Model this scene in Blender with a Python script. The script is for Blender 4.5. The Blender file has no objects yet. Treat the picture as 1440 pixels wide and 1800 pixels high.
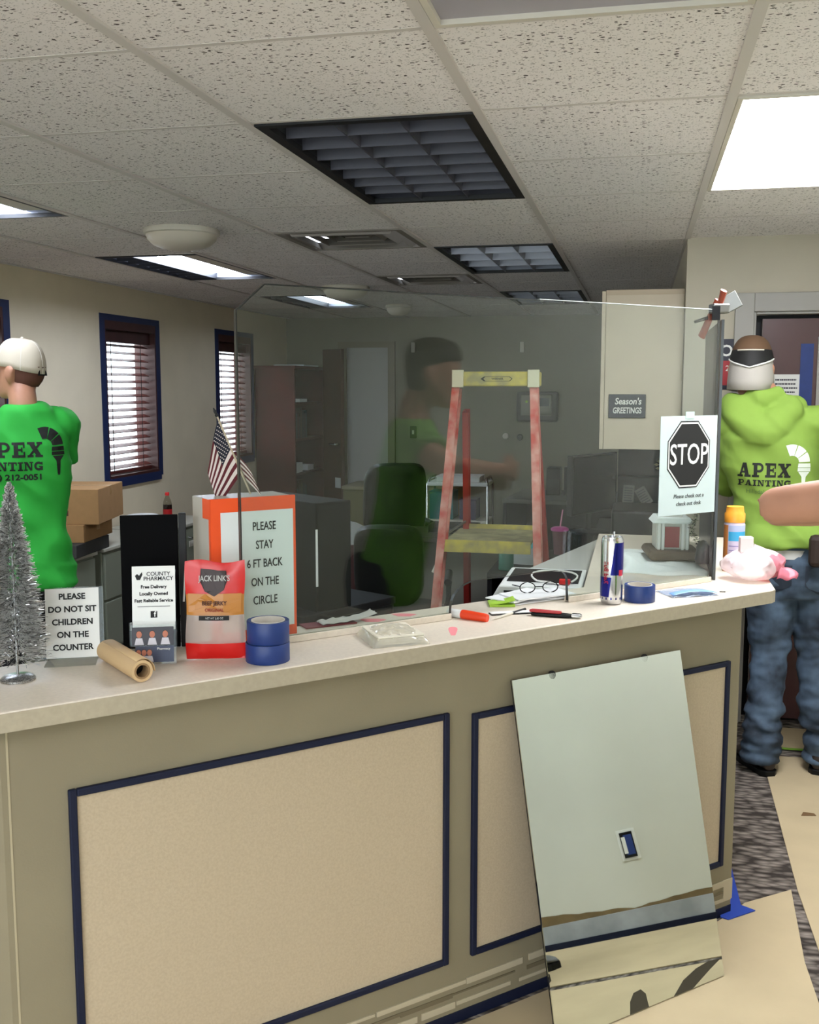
import bpy, bmesh, math, random
from mathutils import Vector, Matrix, noise
from mathutils.bvhtree import BVHTree
random.seed(7)
D = bpy.data; SC = bpy.context.scene; COL = SC.collection
PI = math.pi; R = math.radians
S2 = math.sqrt(.5)

# ------------------------------------------------------------------ camera, world, exposure
cam = D.cameras.new('camera'); co = D.objects.new('camera', cam); COL.objects.link(co)
co.location = (0, 0, 1.6)
co.rotation_euler = (PI/2 - .11976, 0, .21826)
cam.sensor_fit = 'HORIZONTAL'; cam.sensor_width = 36; cam.lens = 36*1819.2/1440
cam.clip_start = .02
SC.camera = co
W = D.worlds.new('world'); SC.world = W; W.use_nodes = True
W.node_tree.nodes['Background'].inputs[0].default_value = (.84, .90, 1, 1)
W.node_tree.nodes['Background'].inputs[1].default_value = 5.0
SC.view_settings.view_transform = 'Standard'; SC.view_settings.look = 'None'
SC.view_settings.gamma = 1; SC.view_settings.use_curve_mapping = False
SC.view_settings.exposure = 0.58
PANEL_E = 16.0      # lit flat panel over the counter end
FILL_PANEL_E = 16.0    # unseen ceiling panels added behind the viewer as fill light
TUBE_E = 24.0       # half lit troffers along the window wall

# ------------------------------------------------------------------ materials
def hexc(h):
    h = h.lstrip('#'); o = []
    for k in (0, 2, 4):
        c = int(h[k:k+2], 16)/255
        o.append(c/12.92 if c <= .04045 else ((c+.055)/1.055)**2.4)
    return (*o, 1)
MATS = {}
def mat(name, col, rough=.6, metal=0, spec=.5, var=0, vscale=8, bump=0, bscale=60, col2=None, emit=0, alpha=1, coat=0):
    if name in MATS: return MATS[name]
    m = D.materials.new(name); m.use_nodes = True; nt = m.node_tree; b = nt.nodes['Principled BSDF']
    c = hexc(col) if isinstance(col, str) else col
    b.inputs['Base Color'].default_value = c
    b.inputs['Roughness'].default_value = rough; b.inputs['Metallic'].default_value = metal
    b.inputs['Specular IOR Level'].default_value = spec
    if coat: b.inputs['Coat Weight'].default_value = coat
    if emit:
        b.inputs['Emission Color'].default_value = c; b.inputs['Emission Strength'].default_value = emit
    if alpha < 1: b.inputs['Alpha'].default_value = alpha
    if var or bump:
        tc = nt.nodes.new('ShaderNodeTexCoord')
    if var:
        n = nt.nodes.new('ShaderNodeTexNoise'); n.inputs['Scale'].default_value = vscale; n.inputs['Detail'].default_value = 5
        nt.links.new(tc.outputs['Object'], n.inputs['Vector'])
        r = nt.nodes.new('ShaderNodeValToRGB')
        c2 = hexc(col2) if col2 else tuple(min(1, x*(1-var)) for x in c[:3])+(1,)
        c3 = c if col2 else tuple(min(1, x*(1+var*.6)) for x in c[:3])+(1,)
        r.color_ramp.elements[0].color = c2; r.color_ramp.elements[1].color = c3
        r.color_ramp.elements[0].position = .35; r.color_ramp.elements[1].position = .65
        nt.links.new(n.outputs['Fac'], r.inputs[0]); nt.links.new(r.outputs[0], b.inputs['Base Color'])
    if bump:
        n2 = nt.nodes.new('ShaderNodeTexNoise'); n2.inputs['Scale'].default_value = bscale; n2.inputs['Detail'].default_value = 4
        nt.links.new(tc.outputs['Object'], n2.inputs['Vector'])
        bp = nt.nodes.new('ShaderNodeBump'); bp.inputs['Strength'].default_value = bump; bp.inputs['Distance'].default_value = .01
        nt.links.new(n2.outputs['Fac'], bp.inputs['Height']); nt.links.new(bp.outputs[0], b.inputs['Normal'])
    MATS[name] = m
    return m
def glassy(name, tint, ior=1.5, rough=0.0, tr=1.0, gloss=(1, 1, 1, 1)):
    if name in MATS: return MATS[name]
    m = D.materials.new(name); m.use_nodes = True; nt = m.node_tree; nt.nodes.clear()
    o = nt.nodes.new('ShaderNodeOutputMaterial'); t = nt.nodes.new('ShaderNodeBsdfTransparent'); g = nt.nodes.new('ShaderNodeBsdfGlossy')
    t.inputs[0].default_value = hexc(tint); g.inputs['Color'].default_value = gloss; g.inputs['Roughness'].default_value = rough
    f = nt.nodes.new('ShaderNodeFresnel')
    ge = nt.nodes.new('ShaderNodeNewGeometry'); mr = nt.nodes.new('ShaderNodeMapRange')     # thin pane: the same reflectance from either face
    mr.inputs['To Min'].default_value = ior; mr.inputs['To Max'].default_value = 1/ior
    nt.links.new(ge.outputs['Backfacing'], mr.inputs['Value']); nt.links.new(mr.outputs[0], f.inputs[0])
    x = nt.nodes.new('ShaderNodeMixShader')
    nt.links.new(f.outputs[0], x.inputs[0]); nt.links.new(t.outputs[0], x.inputs[1]); nt.links.new(g.outputs[0], x.inputs[2])
    out = x
    if tr < 1:
        d = nt.nodes.new('ShaderNodeBsdfDiffuse'); d.inputs[0].default_value = hexc(tint)
        y = nt.nodes.new('ShaderNodeMixShader'); y.inputs[0].default_value = 1-tr
        nt.links.new(x.outputs[0], y.inputs[1]); nt.links.new(d.outputs[0], y.inputs[2]); out = y
    nt.links.new(out.outputs[0], o.inputs[0]); MATS[name] = m
    return m
def ramped(name, build, rough=.8):      # material whose base colour comes from build(nt, coord) -> colour socket
    m = D.materials.new(name); m.use_nodes = True; nt = m.node_tree; b = nt.nodes['Principled BSDF']
    tc = nt.nodes.new('ShaderNodeTexCoord'); b.inputs['Roughness'].default_value = rough
    build(nt, tc.outputs['Object'], b); MATS[name] = m
    return m

# ------------------------------------------------------------------ mesh builder
class MB:
    def __init__(s): s.bm = bmesh.new()
    def _f(s, vs, m=0):
        try:
            f = s.bm.faces.new(vs); f.material_index = m; return f
        except ValueError: return None
    def box(s, c, d, m=0, rot=None):
        c = Vector(c); v = []
        for z in (-.5, .5):
            for x, y in ((-.5, -.5), (.5, -.5), (.5, .5), (-.5, .5)):
                p = Vector((x*d[0], y*d[1], z*d[2]))
                if rot: p = rot @ p
                v.append(s.bm.verts.new(c+p))
        for q in ((3, 2, 1, 0), (4, 5, 6, 7), (0, 1, 5, 4), (1, 2, 6, 5), (2, 3, 7, 6), (3, 0, 4, 7)): s._f([v[k] for k in q], m)
        return s
    def bb(s, a, b, m=0):
        return s.box([(a[k]+b[k])/2 for k in range(3)], [abs(b[k]-a[k]) for k in range(3)], m)
    def prism(s, poly, ax, a, b, m=0, caps=True):
        def P(p, t):
            return Vector((p[0], p[1], t)) if ax == 'z' else (Vector((p[0], t, p[1])) if ax == 'y' else Vector((t, p[0], p[1])))
        A = [s.bm.verts.new(P(p, a)) for p in poly]; B = [s.bm.verts.new(P(p, b)) for p in poly]; n = len(poly)
        for i in range(n): s._f([A[i], A[(i+1) % n], B[(i+1) % n], B[i]], m)
        if caps: s._f(A[::-1], m); s._f(B, m)
        return s
    def loft(s, rings, m=0, cap=True, closed=True):
        V = [[s.bm.verts.new(p) for p in r] for r in rings]; n = len(V[0])
        for a, b in zip(V, V[1:]):
            for i in range(n if closed else n-1): s._f([a[i], a[(i+1) % n], b[(i+1) % n], b[i]], m)
        if cap and closed: s._f(V[0][::-1], m); s._f(V[-1], m)
        return s
    def tube(s, pts, r, n=8, m=0, cap=True, flat=None):
        pts = [Vector(p) for p in pts]; rings = []; ref = None
        for i, p in enumerate(pts):
            t = (pts[min(i+1, len(pts)-1)]-pts[max(i-1, 0)]).normalized()
            if ref is None: ref = Vector((0, 0, 1)) if abs(t.z) < .9 else Vector((1, 0, 0))
            a = t.cross(ref).normalized(); b = t.cross(a).normalized(); ref = -b if False else ref
            rr = r[i] if isinstance(r, (list, tuple)) else r
            rx, ry = rr if isinstance(rr, tuple) else (rr, rr)
            rings.append([p+a*math.cos(2*PI*k/n)*rx+b*math.sin(2*PI*k/n)*ry for k in range(n)])
        return s.loft(rings, m, cap)
    def lathe(s, prof, n=24, c=(0, 0, 0), m=0, cap=True, sx=1, sy=1):
        c = Vector(c)
        return s.loft([[c+Vector((math.cos(2*PI*k/n)*r*sx, math.sin(2*PI*k/n)*r*sy, z)) for k in range(n)] for r, z in prof], m, cap)
    def grid(s, fn, nu, nv, m=0, mf=None):
        V = [[s.bm.verts.new(fn(i/nu, j/nv)) for j in range(nv+1)] for i in range(nu+1)]
        for i in range(nu):
            for j in range(nv): s._f([V[i][j], V[i+1][j], V[i+1][j+1], V[i][j+1]], mf(i, j) if mf else m)
        return s
    def xf(s, M):
        bmesh.ops.transform(s.bm, matrix=M, verts=s.bm.verts); return s
    def build(s, name, mats, parent=None, loc=(0, 0, 0), rotz=0, rot=None, bevel=0, smooth=0, solid=0, keep=False):
        me = D.meshes.new(name)
        bmesh.ops.recalc_face_normals(s.bm, faces=s.bm.faces)
        s.bm.to_mesh(me); s.bm.free()
        for m in (mats if isinstance(mats, (list, tuple)) else [mats]): me.materials.append(m)
        if smooth:
            me.polygons.foreach_set('use_smooth', [True]*len(me.polygons)); me.set_sharp_from_angle(angle=R(smooth))
        o = D.objects.new(name, me); COL.objects.link(o); o.parent = parent; o.location = loc
        o.rotation_euler = rot if rot else (0, 0, rotz)
        if solid:
            k = o.modifiers.new('solidify', 'SOLIDIFY'); k.thickness = solid; k.offset = 0
        if bevel:
            k = o.modifiers.new('bevel', 'BEVEL'); k.width = bevel; k.segments = 2; k.limit_method = 'ANGLE'; k.angle_limit = R(40)
        return o
def tag(o, label, cat, group=None, kind=None):
    o['label'] = label; o['category'] = cat
    if group: o['group'] = group
    if kind: o['kind'] = kind
    return o
def thing(name, label, cat, loc, rotz=0, group=None, rot=None):
    o = D.objects.new(name, None); COL.objects.link(o); o.empty_display_size = .05
    o.location = loc; o.rotation_euler = rot if rot else (0, 0, rotz)
    return tag(o, label, cat, group)
def struct(o):
    o['kind'] = 'structure'; return o
def evalmesh(o):
    dg = bpy.context.evaluated_depsgraph_get(); dg.update()
    return D.meshes.new_from_object(o.evaluated_get(dg))
def K(u, v, z=0):       # counter frame: u along the counter front, v towards its back
    return Vector(((u-v)*S2, (u+v)*S2, z))
C45 = PI/4
def text(body, size, m, parent, loc, rot=(PI/2, 0, 0), bold=0, align='CENTER', sx=1, name='lettering', line=1, shear=0, ext=.0003):
    cu = D.curves.new('t', 'FONT'); cu.body = body; cu.size = size; cu.align_x = align; cu.align_y = 'CENTER'
    cu.extrude = ext; cu.offset = bold*size; cu.space_line = line; cu.shear = shear; cu.resolution_u = 3
    t = D.objects.new('t', cu); COL.objects.link(t)
    me = evalmesh(t); D.objects.remove(t); D.curves.remove(cu)
    if sx != 1: me.transform(Matrix.Diagonal((sx, 1, 1, 1)))
    me.materials.clear(); me.materials.append(m); me.name = name
    o = D.objects.new(name, me); COL.objects.link(o); o.parent = parent; o.location = loc; o.rotation_euler = rot
    return o

# palette
M_wall = mat('wall_paint', '#bdb6a5', .85, var=.04, vscale=3, bump=.03, bscale=200)
M_ctop = mat('laminate', '#dacfbf', .4, var=.05, vscale=120)
M_body = mat('counter_paint', '#857b63', .75, var=.05, vscale=4, bump=.04, bscale=250)
M_panel = mat('panel_fabric', '#b5a48a', .85, var=.06, vscale=180, bump=.1, bscale=400)
M_tape = mat('painters_tape', '#19357a', .55, var=.08, vscale=30)
M_tape_dark = mat('painters_tape_navy', '#10172f', .6, spec=.3)
M_white = mat('paper_white', '#e6e6e2', .7)
M_offw = mat('off_white', '#cfc9bb', .6)
M_black = mat('black_plastic', '#08080a', .45, spec=.25)
M_dark = mat('dark_plastic', '#151617', .5, spec=.3)
M_ink = mat('ink', '#101010', .7)
M_chrome = mat('chrome', '#c8c8c8', .2, 1)
M_steel = mat('steel', '#8f8f8c', .35, 1)
M_glass = glassy('clear_glass', '#f6faf8', 1.43)
M_acryl = glassy('clear_acrylic', '#f4f6f5', 1.28)
M_plast = glassy('clear_film', '#f6f6f4', 1.45, .12, .82)
M_skin = mat('skin', '#b98468', .55, var=.08, vscale=20)
M_kraft = mat('kraft_paper', '#bfad8c', .8, var=.06, vscale=5)
M_card = mat('cardboard', '#a88052', .8, var=.05, vscale=20)
M_greyframe = mat('grey_frame', '#a29f99', .5)
M_red = mat('red_film', '#c8130f', .3)
M_orange = mat('orange_tape', '#f2541b', .45)
M_mahog = mat('mahogany', '#45150f', .55, spec=.2, var=.25, vscale=6)
M_wood = mat('brown_wood', '#4c2a15', .45, var=.25, vscale=5)
M_lamp = lambda n, c, e: mat(n, c, .5, emit=e)
# ------------------------------------------------------------------ ceiling (2 ft grid), fixtures set into it
TS = .6085; A0 = 3.3507*.6096; B0 = -.4139; ZC = 2.286
gx = lambda j: B0+j*TS
gy = lambda i: A0+i*.6096
XL, XR, YB, YF, YP, XP = -3.5, 1.25, -2.6, 10.05, 5.06, .195
def ceil_nodes(nt, vec, b):
    mp = nt.nodes.new('ShaderNodeMapping'); mp.inputs['Scale'].default_value = (1, 1.6, 1); nt.links.new(vec, mp.inputs[0])
    def pits(scale, th, seed):
        v = nt.nodes.new('ShaderNodeTexVoronoi'); v.inputs['Scale'].default_value = scale
        a = nt.nodes.new('ShaderNodeVectorMath'); a.operation = 'ADD'; a.inputs[1].default_value = (seed, seed*2, 0)
        n = nt.nodes.new('ShaderNodeTexNoise'); n.inputs['Scale'].default_value = 90
        nt.links.new(mp.outputs[0], n.inputs['Vector'])
        mx = nt.nodes.new('ShaderNodeVectorMath'); mx.operation = 'MULTIPLY_ADD'; mx.inputs[1].default_value = (.016,)*3
        nt.links.new(n.outputs['Color'], mx.inputs[0]); nt.links.new(mp.outputs[0], mx.inputs[2])
        nt.links.new(mx.outputs[0], a.inputs[0]); nt.links.new(a.outputs[0], v.inputs['Vector'])
        sp = nt.nodes.new('ShaderNodeSeparateColor'); nt.links.new(v.outputs['Color'], sp.inputs[0])
        pw = nt.nodes.new('ShaderNodeMath'); pw.operation = 'MULTIPLY'; pw.inputs[1].default_value = th
        nt.links.new(sp.outputs[0], pw.inputs[0])
        lt = nt.nodes.new('ShaderNodeMath'); lt.operation = 'LESS_THAN'
        nt.links.new(v.outputs['Distance'], lt.inputs[0]); nt.links.new(pw.outputs[0], lt.inputs[1])
        return lt.outputs[0]
    p1 = pits(62, .34, 0); p2 = pits(150, .42, 3.3)
    mx = nt.nodes.new('ShaderNodeMath'); mx.operation = 'MAXIMUM'; nt.links.new(p1, mx.inputs[0])
    h = nt.nodes.new('ShaderNodeMath'); h.operation = 'MULTIPLY'; h.inputs[1].default_value = .55
    nt.links.new(p2, h.inputs[0]); nt.links.new(h.outputs[0], mx.inputs[1])
    mix = nt.nodes.new('ShaderNodeMix'); mix.data_type = 'RGBA'
    mix.inputs['A'].default_value = hexc('#ebe6e3'); mix.inputs['B'].default_value = hexc('#4e4842')
    nt.links.new(mx.outputs[0], mix.inputs['Factor']); nt.links.new(mix.outputs['Result'], b.inputs['Base Color'])
M_tile = ramped('ceiling_tile', ceil_nodes, .95)
M_grid = mat('grid_metal', '#cfc9c3', .5)
holes = set()
FIX = dict(dark=[(1, -1, 'a')], )
for (i, j) in ((1, -1), (5, -1), (9, -1), (1, 1), (-2, 0), (1, -4), (5, -4), (9, -4), (-6, 0), (-6, -2)):
    holes |= {(i, j), (i+1, j)}
VENTS = ((4, -2), (7, -2))
holes |= set(VENTS)
m = MB()
for i in range(-8, 14):
    for j in range(-6, 3):
        if (i, j) in holes: continue
        x0, x1, y0, y1 = max(gx(j), XL), min(gx(j+1), XR), max(gy(i), YB), min(gy(i+1), YF)
        if x1-x0 < .01 or y1-y0 < .01: continue
        m.bb((x0, y0, ZC), (x1, y1, ZC+.02))
struct(m.build('ceiling', M_tile))
m = MB()
for j in range(-5, 3):
    if XL < gx(j) < XR: m.bb((gx(j)-.012, YB, ZC-.006), (gx(j)+.012, YF, ZC+.03))
for i in range(-7, 14):
    if YB < gy(i) < YF:
        for j in range(-6, 3):
            if (i, j) in holes and (i-1, j) in holes: continue
            x0, x1 = max(gx(j)+.012, XL), min(gx(j+1)-.012, XR)
            m.bb((x0, gy(i)-.008, ZC-.001), (x1, gy(i)+.008, ZC+.03))
struct(m.build('trim_1', M_grid))

M_louver = mat('louver_metal', '#4c4c55', .45, .2); M_pan = mat('dark_pan', '#3d3d46', .4, .2)
M_blackframe = mat('black_frame', '#08080a', .5)
def fixture_box(root, w, l, d, mm):
    b = MB()   # housing: four sides and top
    b.bb((-w/2, -l/2, 0), (-w/2+.006, l/2, d)).bb((w/2-.006, -l/2, 0), (w/2, l/2, d)).bb((-w/2, -l/2, 0), (w/2, -l/2+.006, d)).bb((-w/2, l/2-.006, 0), (w/2, l/2, d)).bb((-w/2, -l/2, d), (w/2, l/2, d+.006))
    return b.build('housing', mm, root)
def frame_ring(root, w, l, t, mm, z0=-.006, z1=.01):
    b = MB()
    b.bb((-w/2, -l/2, z0), (-w/2+t, l/2, z1)).bb((w/2-t, -l/2, z0), (w/2, l/2, z1)).bb((-w/2+t, -l/2, z0), (w/2-t, -l/2+t, z1)).bb((-w/2+t, l/2-t, z0), (w/2-t, l/2, z1))
    return b.build('frame', mm, root)
def place(i, j): return (gx(j)+TS/2, gy(i)+.6096, ZC)
W_, L_ = TS-.026, 1.2192-.024
M_reflector = mat('reflector', '#8f929c', .35, .5)
M_tubeoff = mat('unlit_tube', '#9a9aa2', .4)
def louver_fixture(i, j, label, nrow, frame_mat, lit):
    root = thing('ceiling_light', label, 'ceiling light', place(i, j), group=None)
    fixture_box(root, W_, L_, .09, M_reflector if lit else M_pan)
    frame_ring(root, W_, L_, .03, frame_mat)
    b = MB(); w, l = W_-.06, L_-.06; bw_ = .010 if lit else .004
    for k in range(1, 3): b.prism([(-w/2+w*k/3-bw_, .05), (-w/2+w*k/3+bw_, .05), (-w/2+w*k/3+.002, .0), (-w/2+w*k/3-.002, 0)], 'y', -l/2, l/2)
    for k in range(1, nrow):
        y = -l/2+l*k/nrow
        b.prism([(y-bw_*1.4, .05), (y+bw_*1.4, .05), (y+.002, 0), (y-.002, 0)], 'x', -w/2, w/2)
    b.build('louver', M_louver if not lit else M_reflector, root)
    for k in range(3):
        MB().tube([(-w/2+w*(k+.5)/3, -l/2, .07), (-w/2+w*(k+.5)/3, l/2, .07)], .012, 10).build('tube', M_tubeoff, root, smooth=60)
    return root
louver_fixture(1, -1, 'dark unlit louvered ceiling light with black frame, nearest of three in its row', 8, M_blackframe, 0)
louver_fixture(5, -1, 'unlit louvered ceiling light with shiny cells, second in the row behind the big dark one', 4, M_blackframe, 1)
louver_fixture(9, -1, 'unlit louvered ceiling light farthest back, near the far wall', 4, M_blackframe, 1)
def flat_fixture(i, j, label, e, colour):
    root = thing('ceiling_light', label, 'ceiling light', place(i, j))
    fixture_box(root, W_, L_, .05, M_offw); frame_ring(root, W_, L_, .014, M_offw)
    MB().bb((-W_/2+.012, -L_/2+.012, .004), (W_/2-.012, L_/2-.012, .01)).build('diffuser', M_lamp('panel_lit_%.1f' % e, colour, e) if e else mat('diffuser_off', '#a9a5ad', .5), root)
    return root
flat_fixture(1, 1, 'bright lit flat white ceiling panel at the upper right', PANEL_E, '#f8faff')
flat_fixture(-2, 0, 'unlit grey flat ceiling panel cut off by the top of the photo', 0, '')
flat_fixture(-6, 0, 'added unseen fill light panel over the lobby behind the viewer', FILL_PANEL_E, '#f2f6ff')  # unseen panels put in to brighten the counter front and ceiling
flat_fixture(-6, -2, 'added unseen fill light panel over the lobby left behind the viewer', FILL_PANEL_E, '#f2f6ff')
M_tubelit = M_lamp('lit_diffuser', '#dfeaff', TUBE_E)
def half_lit(i, label):
    root = thing('ceiling_light', label, 'ceiling light', place(i, -4))
    fixture_box(root, W_, L_, .09, M_reflector); frame_ring(root, W_, L_, .014, M_blackframe)
    w, l = W_-.03, L_-.03
    MB().bb((-.095, -l/2, .035), (.075, l/2, .045)).build('lit_diffuser', M_tubelit if i < 9 else M_lamp('lit_diffuser_far', '#dfeaff', TUBE_E*.25), root)
    b = MB()
    for k in range(9):
        y = -l/2+l*(k+.5)/9
        b.bb((-w/2, y-.004, .0), (-.11, y+.004, .05))
    b.bb((-.115, -l/2, 0), (-.105, l/2, .05))
    b.build('louver', M_blackframe, root)
    MB().bb((.10, -l/2, .02), (w/2, l/2, .028)).build('side_reflector', M_offw, root)
half_lit(1, 'half lit strip ceiling light cut off by the left edge of the photo')
half_lit(5, 'half lit strip ceiling light between the window wall and the nearest round dome')
half_lit(9, 'half lit strip ceiling light farthest along the window wall, seen through the glass')
M_vent = mat('vent_metal', '#7d776e', .8)
for k, (i, j) in enumerate(VENTS):
    root = thing('air_vent', ('square stepped ceiling air vent nearer the viewer', 'square stepped ceiling air vent farther back')[k], 'air vent', (gx(j)+TS/2, gy(i)+.3048, ZC))
    w = TS-.024
    MB().bb((-w/2, -w/2, .06), (w/2, w/2, .065)).build('duct_plate', M_dark, root)
    for q in range(4):
        a = w/2-.03-q*.055; z0 = -.012+q*.010
        b = MB()
        r1 = [Vector((sx*a, sy*a, z0+.04)) for sx, sy in ((-1, -1), (1, -1), (1, 1), (-1, 1))]
        r2 = [Vector((sx*(a-.035), sy*(a-.035), z0)) for sx, sy in ((-1, -1), (1, -1), (1, 1), (-1, 1))]
        r3 = [Vector((sx*(a-.035), sy*(a-.035), z0+.004)) for sx, sy in ((-1, -1), (1, -1), (1, 1), (-1, 1))]
        r4 = [Vector((sx*(a-.004), sy*(a-.004), z0+.042)) for sx, sy in ((-1, -1), (1, -1), (1, 1), (-1, 1))]
        b.loft([r1, r2, r3, r4], cap=False); b.build('louver_ring', M_vent, root)
    frame_ring(root, w, w, .03, M_vent)
M_dome = mat('dome_glass', '#cfc6b6', .3)
for x, y, r, lab in ((-1.98, 4.32, .165, 'round frosted ceiling dome light nearest the viewer, left of the big vent'), (-1.99, 6.95, .165, 'round frosted ceiling dome light seen above the top edge of the glass screen'), (-2.0, 8.6, .11, 'small round ceiling disc farthest back on the ceiling')):
    root = thing('dome_light', lab, 'ceiling light', (x, y, ZC))
    MB().lathe([(r*.97, 0), (r, -.006), (r, -.022), (r*.95, -.026)], 32).build('rim', M_offw, root, smooth=40)
    MB().lathe([(r*.94, -.024), (r*.9, -.045), (r*.75, -.068), (r*.5, -.082), (r*.2, -.089), (.002, -.09)], 32).build('shade', M_dome, root, smooth=60)

# ------------------------------------------------------------------ floor and walls
def carpet_nodes(nt, vec, b):
    w = nt.nodes.new('ShaderNodeTexVoronoi'); w.inputs['Scale'].default_value = 38; w.feature = 'F1'
    mp = nt.nodes.new('ShaderNodeMapping'); mp.inputs['Scale'].default_value = (.55, 1.3, 1); mp.inputs['Rotation'].default_value = (0, 0, .5)
    nt.links.new(vec, mp.inputs[0]); nt.links.new(mp.outputs[0], w.inputs['Vector'])
    r = nt.nodes.new('ShaderNodeValToRGB'); r.color_ramp.elements[0].color = hexc('#968b82'); r.color_ramp.elements[1].color = hexc('#352d28')
    r.color_ramp.elements[0].position = .1; r.color_ramp.elements[1].position = .75
    nt.links.new(w.outputs['Distance'], r.inputs[0]); nt.links.new(r.outputs[0], b.inputs['Base Color'])
    bp = nt.nodes.new('ShaderNodeBump'); bp.inputs['Strength'].default_value = 1.0; bp.inputs['Distance'].default_value = .01; bp.invert = True
    nt.links.new(w.outputs['Distance'], bp.inputs['Height']); nt.links.new(bp.outputs[0], b.inputs['Normal'])
M_carpet = ramped('carpet', carpet_nodes, .95)
struct(MB().bb((XL-.3, YB-.1, -.1), (XR+.1, YF+.1, 0)).build('floor', M_carpet))
ZT_ = ZC+.02
WINS = ((4.42, 5.26), (6.37, 7.14), (8.28, 9.06)); WZ0, WZ1 = .97, 2.06
m = MB(); y = YB
for a, b in WINS:
    m.bb((XL-.16, y, 0), (XL, a, ZT_)).bb((XL-.16, a, 0), (XL, b, WZ0)).bb((XL-.16, a, WZ1), (XL, b, ZT_)); y = b
m.bb((XL-.16, y, 0), (XL, YF, ZT_)); struct(m.build('wall_left', mat('wall_left_paint', '#e2d4b6', .85, var=.04, vscale=3)))
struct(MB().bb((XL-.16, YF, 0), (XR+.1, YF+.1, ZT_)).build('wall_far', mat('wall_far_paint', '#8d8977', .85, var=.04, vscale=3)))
m = MB(); x = XL-.16; LOB_FILL = ((-3.2, -1.95), (-1.7, -.45), (-.2, 1.05))       # unseen glazing added behind the viewer to let daylight in
for a, b in LOB_FILL:
    m.bb((x, YB-.1, 0), (a, YB, ZT_)).bb((a, YB-.1, 0), (b, YB, .25)).bb((a, YB-.1, 2.12), (b, YB, ZT_)); x = b
m.bb((x, YB-.1, 0), (XR+.1, YB, ZT_)); struct(m.build('wall_back', M_wall))
for n, (a, b) in enumerate(LOB_FILL):
    m = MB(); t = .05
    m.bb((a, YB-.08, .25), (a+t, YB-.02, 2.12)).bb((b-t, YB-.08, .25), (b, YB-.02, 2.12)).bb((a+t, YB-.08, .25), (b-t, YB-.02, .25+t)).bb((a+t, YB-.08, 2.12-t), (b-t, YB-.02, 2.12))
    w = struct(m.build('window_%d' % (n+4), M_greyframe)); MB().bb((a+t, YB-.055, .25+t), (b-t, YB-.05, 2.12-t)).build('pane', M_glass, w)  # added windows, out of view, that brighten the ceiling and left wall
struct(MB().bb((XR, YB, 0), (XR+.1, YP, ZT_)).build('wall_right', mat('wall_right_paint', '#d6d6cc', .85, var=.04, vscale=3)))
m = MB()
DX0, DX1, DZ = .50, 1.2, 1.945
m.bb((XP, YP, 0), (DX0, YP+.12, ZT_)).bb((DX1, YP, 0), (XR+.1, YP+.12, ZT_)).bb((DX0, YP, DZ), (DX1, YP+.12, ZT_))
struct(m.build('wall_partition', M_wall))
struct(MB().bb((XP, YP+.12, 0), (XP+.1, YF, ZT_)).build('wall_return', M_wall))
# entrance door in the partition
f = MB(); t = .085
f.bb((DX0-t, YP-.02, 0), (DX0, YP, DZ+t)).bb((DX1, YP-.02, 0), (XR-.002, YP, DZ+t)).bb((DX0, YP-.02, DZ), (DX1, YP, DZ+t))
f.bb((DX0, YP, 0), (DX0+.012, YP+.10, DZ)).bb((DX1-.012, YP, 0), (DX1, YP+.10, DZ)).bb((DX0+.012, YP, DZ-.012), (DX1-.012, YP+.10, DZ))
struct(f.build('trim_2', M_greyframe, bevel=.003))
M_door = mat('door_brown', '#543738', .25, var=.12, vscale=3)
LX0, LX1, LZ0, LZ1 = .82, 1.06, 1.0, 1.80
d = MB(); y0, y1 = YP+.045, YP+.085
d.bb((DX0+.045, y0, .02), (LX0, y1, DZ-.03)).bb((LX1, y0, .02), (DX1-.02, y1, DZ-.03)).bb((LX0, y0, .02), (LX1, y1, LZ0)).bb((LX0, y0, LZ1), (LX1, y1, DZ-.03))
door = struct(d.build('door_1', M_door))
f = MB(); t = .03
f.bb((LX0-t, y0-.012, LZ0-t), (LX0, y0, LZ1+t)).bb((LX1, y0-.012, LZ0-t), (LX1+t, y0, LZ1+t)).bb((LX0, y0-.012, LZ1), (LX1, y0, LZ1+t)).bb((LX0, y0-.012, LZ0-t), (LX1, y0, LZ0))
f.build('window_frame', M_greyframe, door)
MB().bb((LX0, y0+.014, LZ0), (LX1, y0+.022, LZ1)).build('pane', mat('dark_pane', '#14100f', .08), door)
MB().bb((DX0+.02, YP+.12, 0), (DX1, YP+.13, DZ)).build('back_gap', M_black, door)
k = thing('painters_tape_strip', 'vertical strip of blue tape on the dark door beside its window', 'tape', (.745, y0, 1.0))
MB().bb((-.028, -.004, .0), (.028, 0, .80)).build('strip', M_tape, k)
def lines(parent, x0, x1, z0, z1, n, y, mm, ragged=.2, name='printing'):
    b = MB()
    for q in range(n):
        z = z1-(z1-z0)*(q+.5)/n; e = x1-(x1-x0)*ragged*random.random(); h = (z1-z0)/n*.2
        x = x0
        while x < e:
            w = min((x1-x0)*random.uniform(.06, .16), e-x); b.bb((x, y-.0006, z-h), (x+w*.85, y, z+h)); x += w
    return b.build(name, mm, parent)
k = thing('paper_notice', 'white printed notice taped on the dark door behind the lime hoodie', 'paper', (.66, y0, 1.66))
MB().bb((-.062, -.0015, -.17), (.062, 0, .0)).build('sheet', M_white, k)
lines(k, -.05, .05, -.13, -.015, 6, -.0016, mat('grey_ink', '#55555a', .8))
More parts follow.
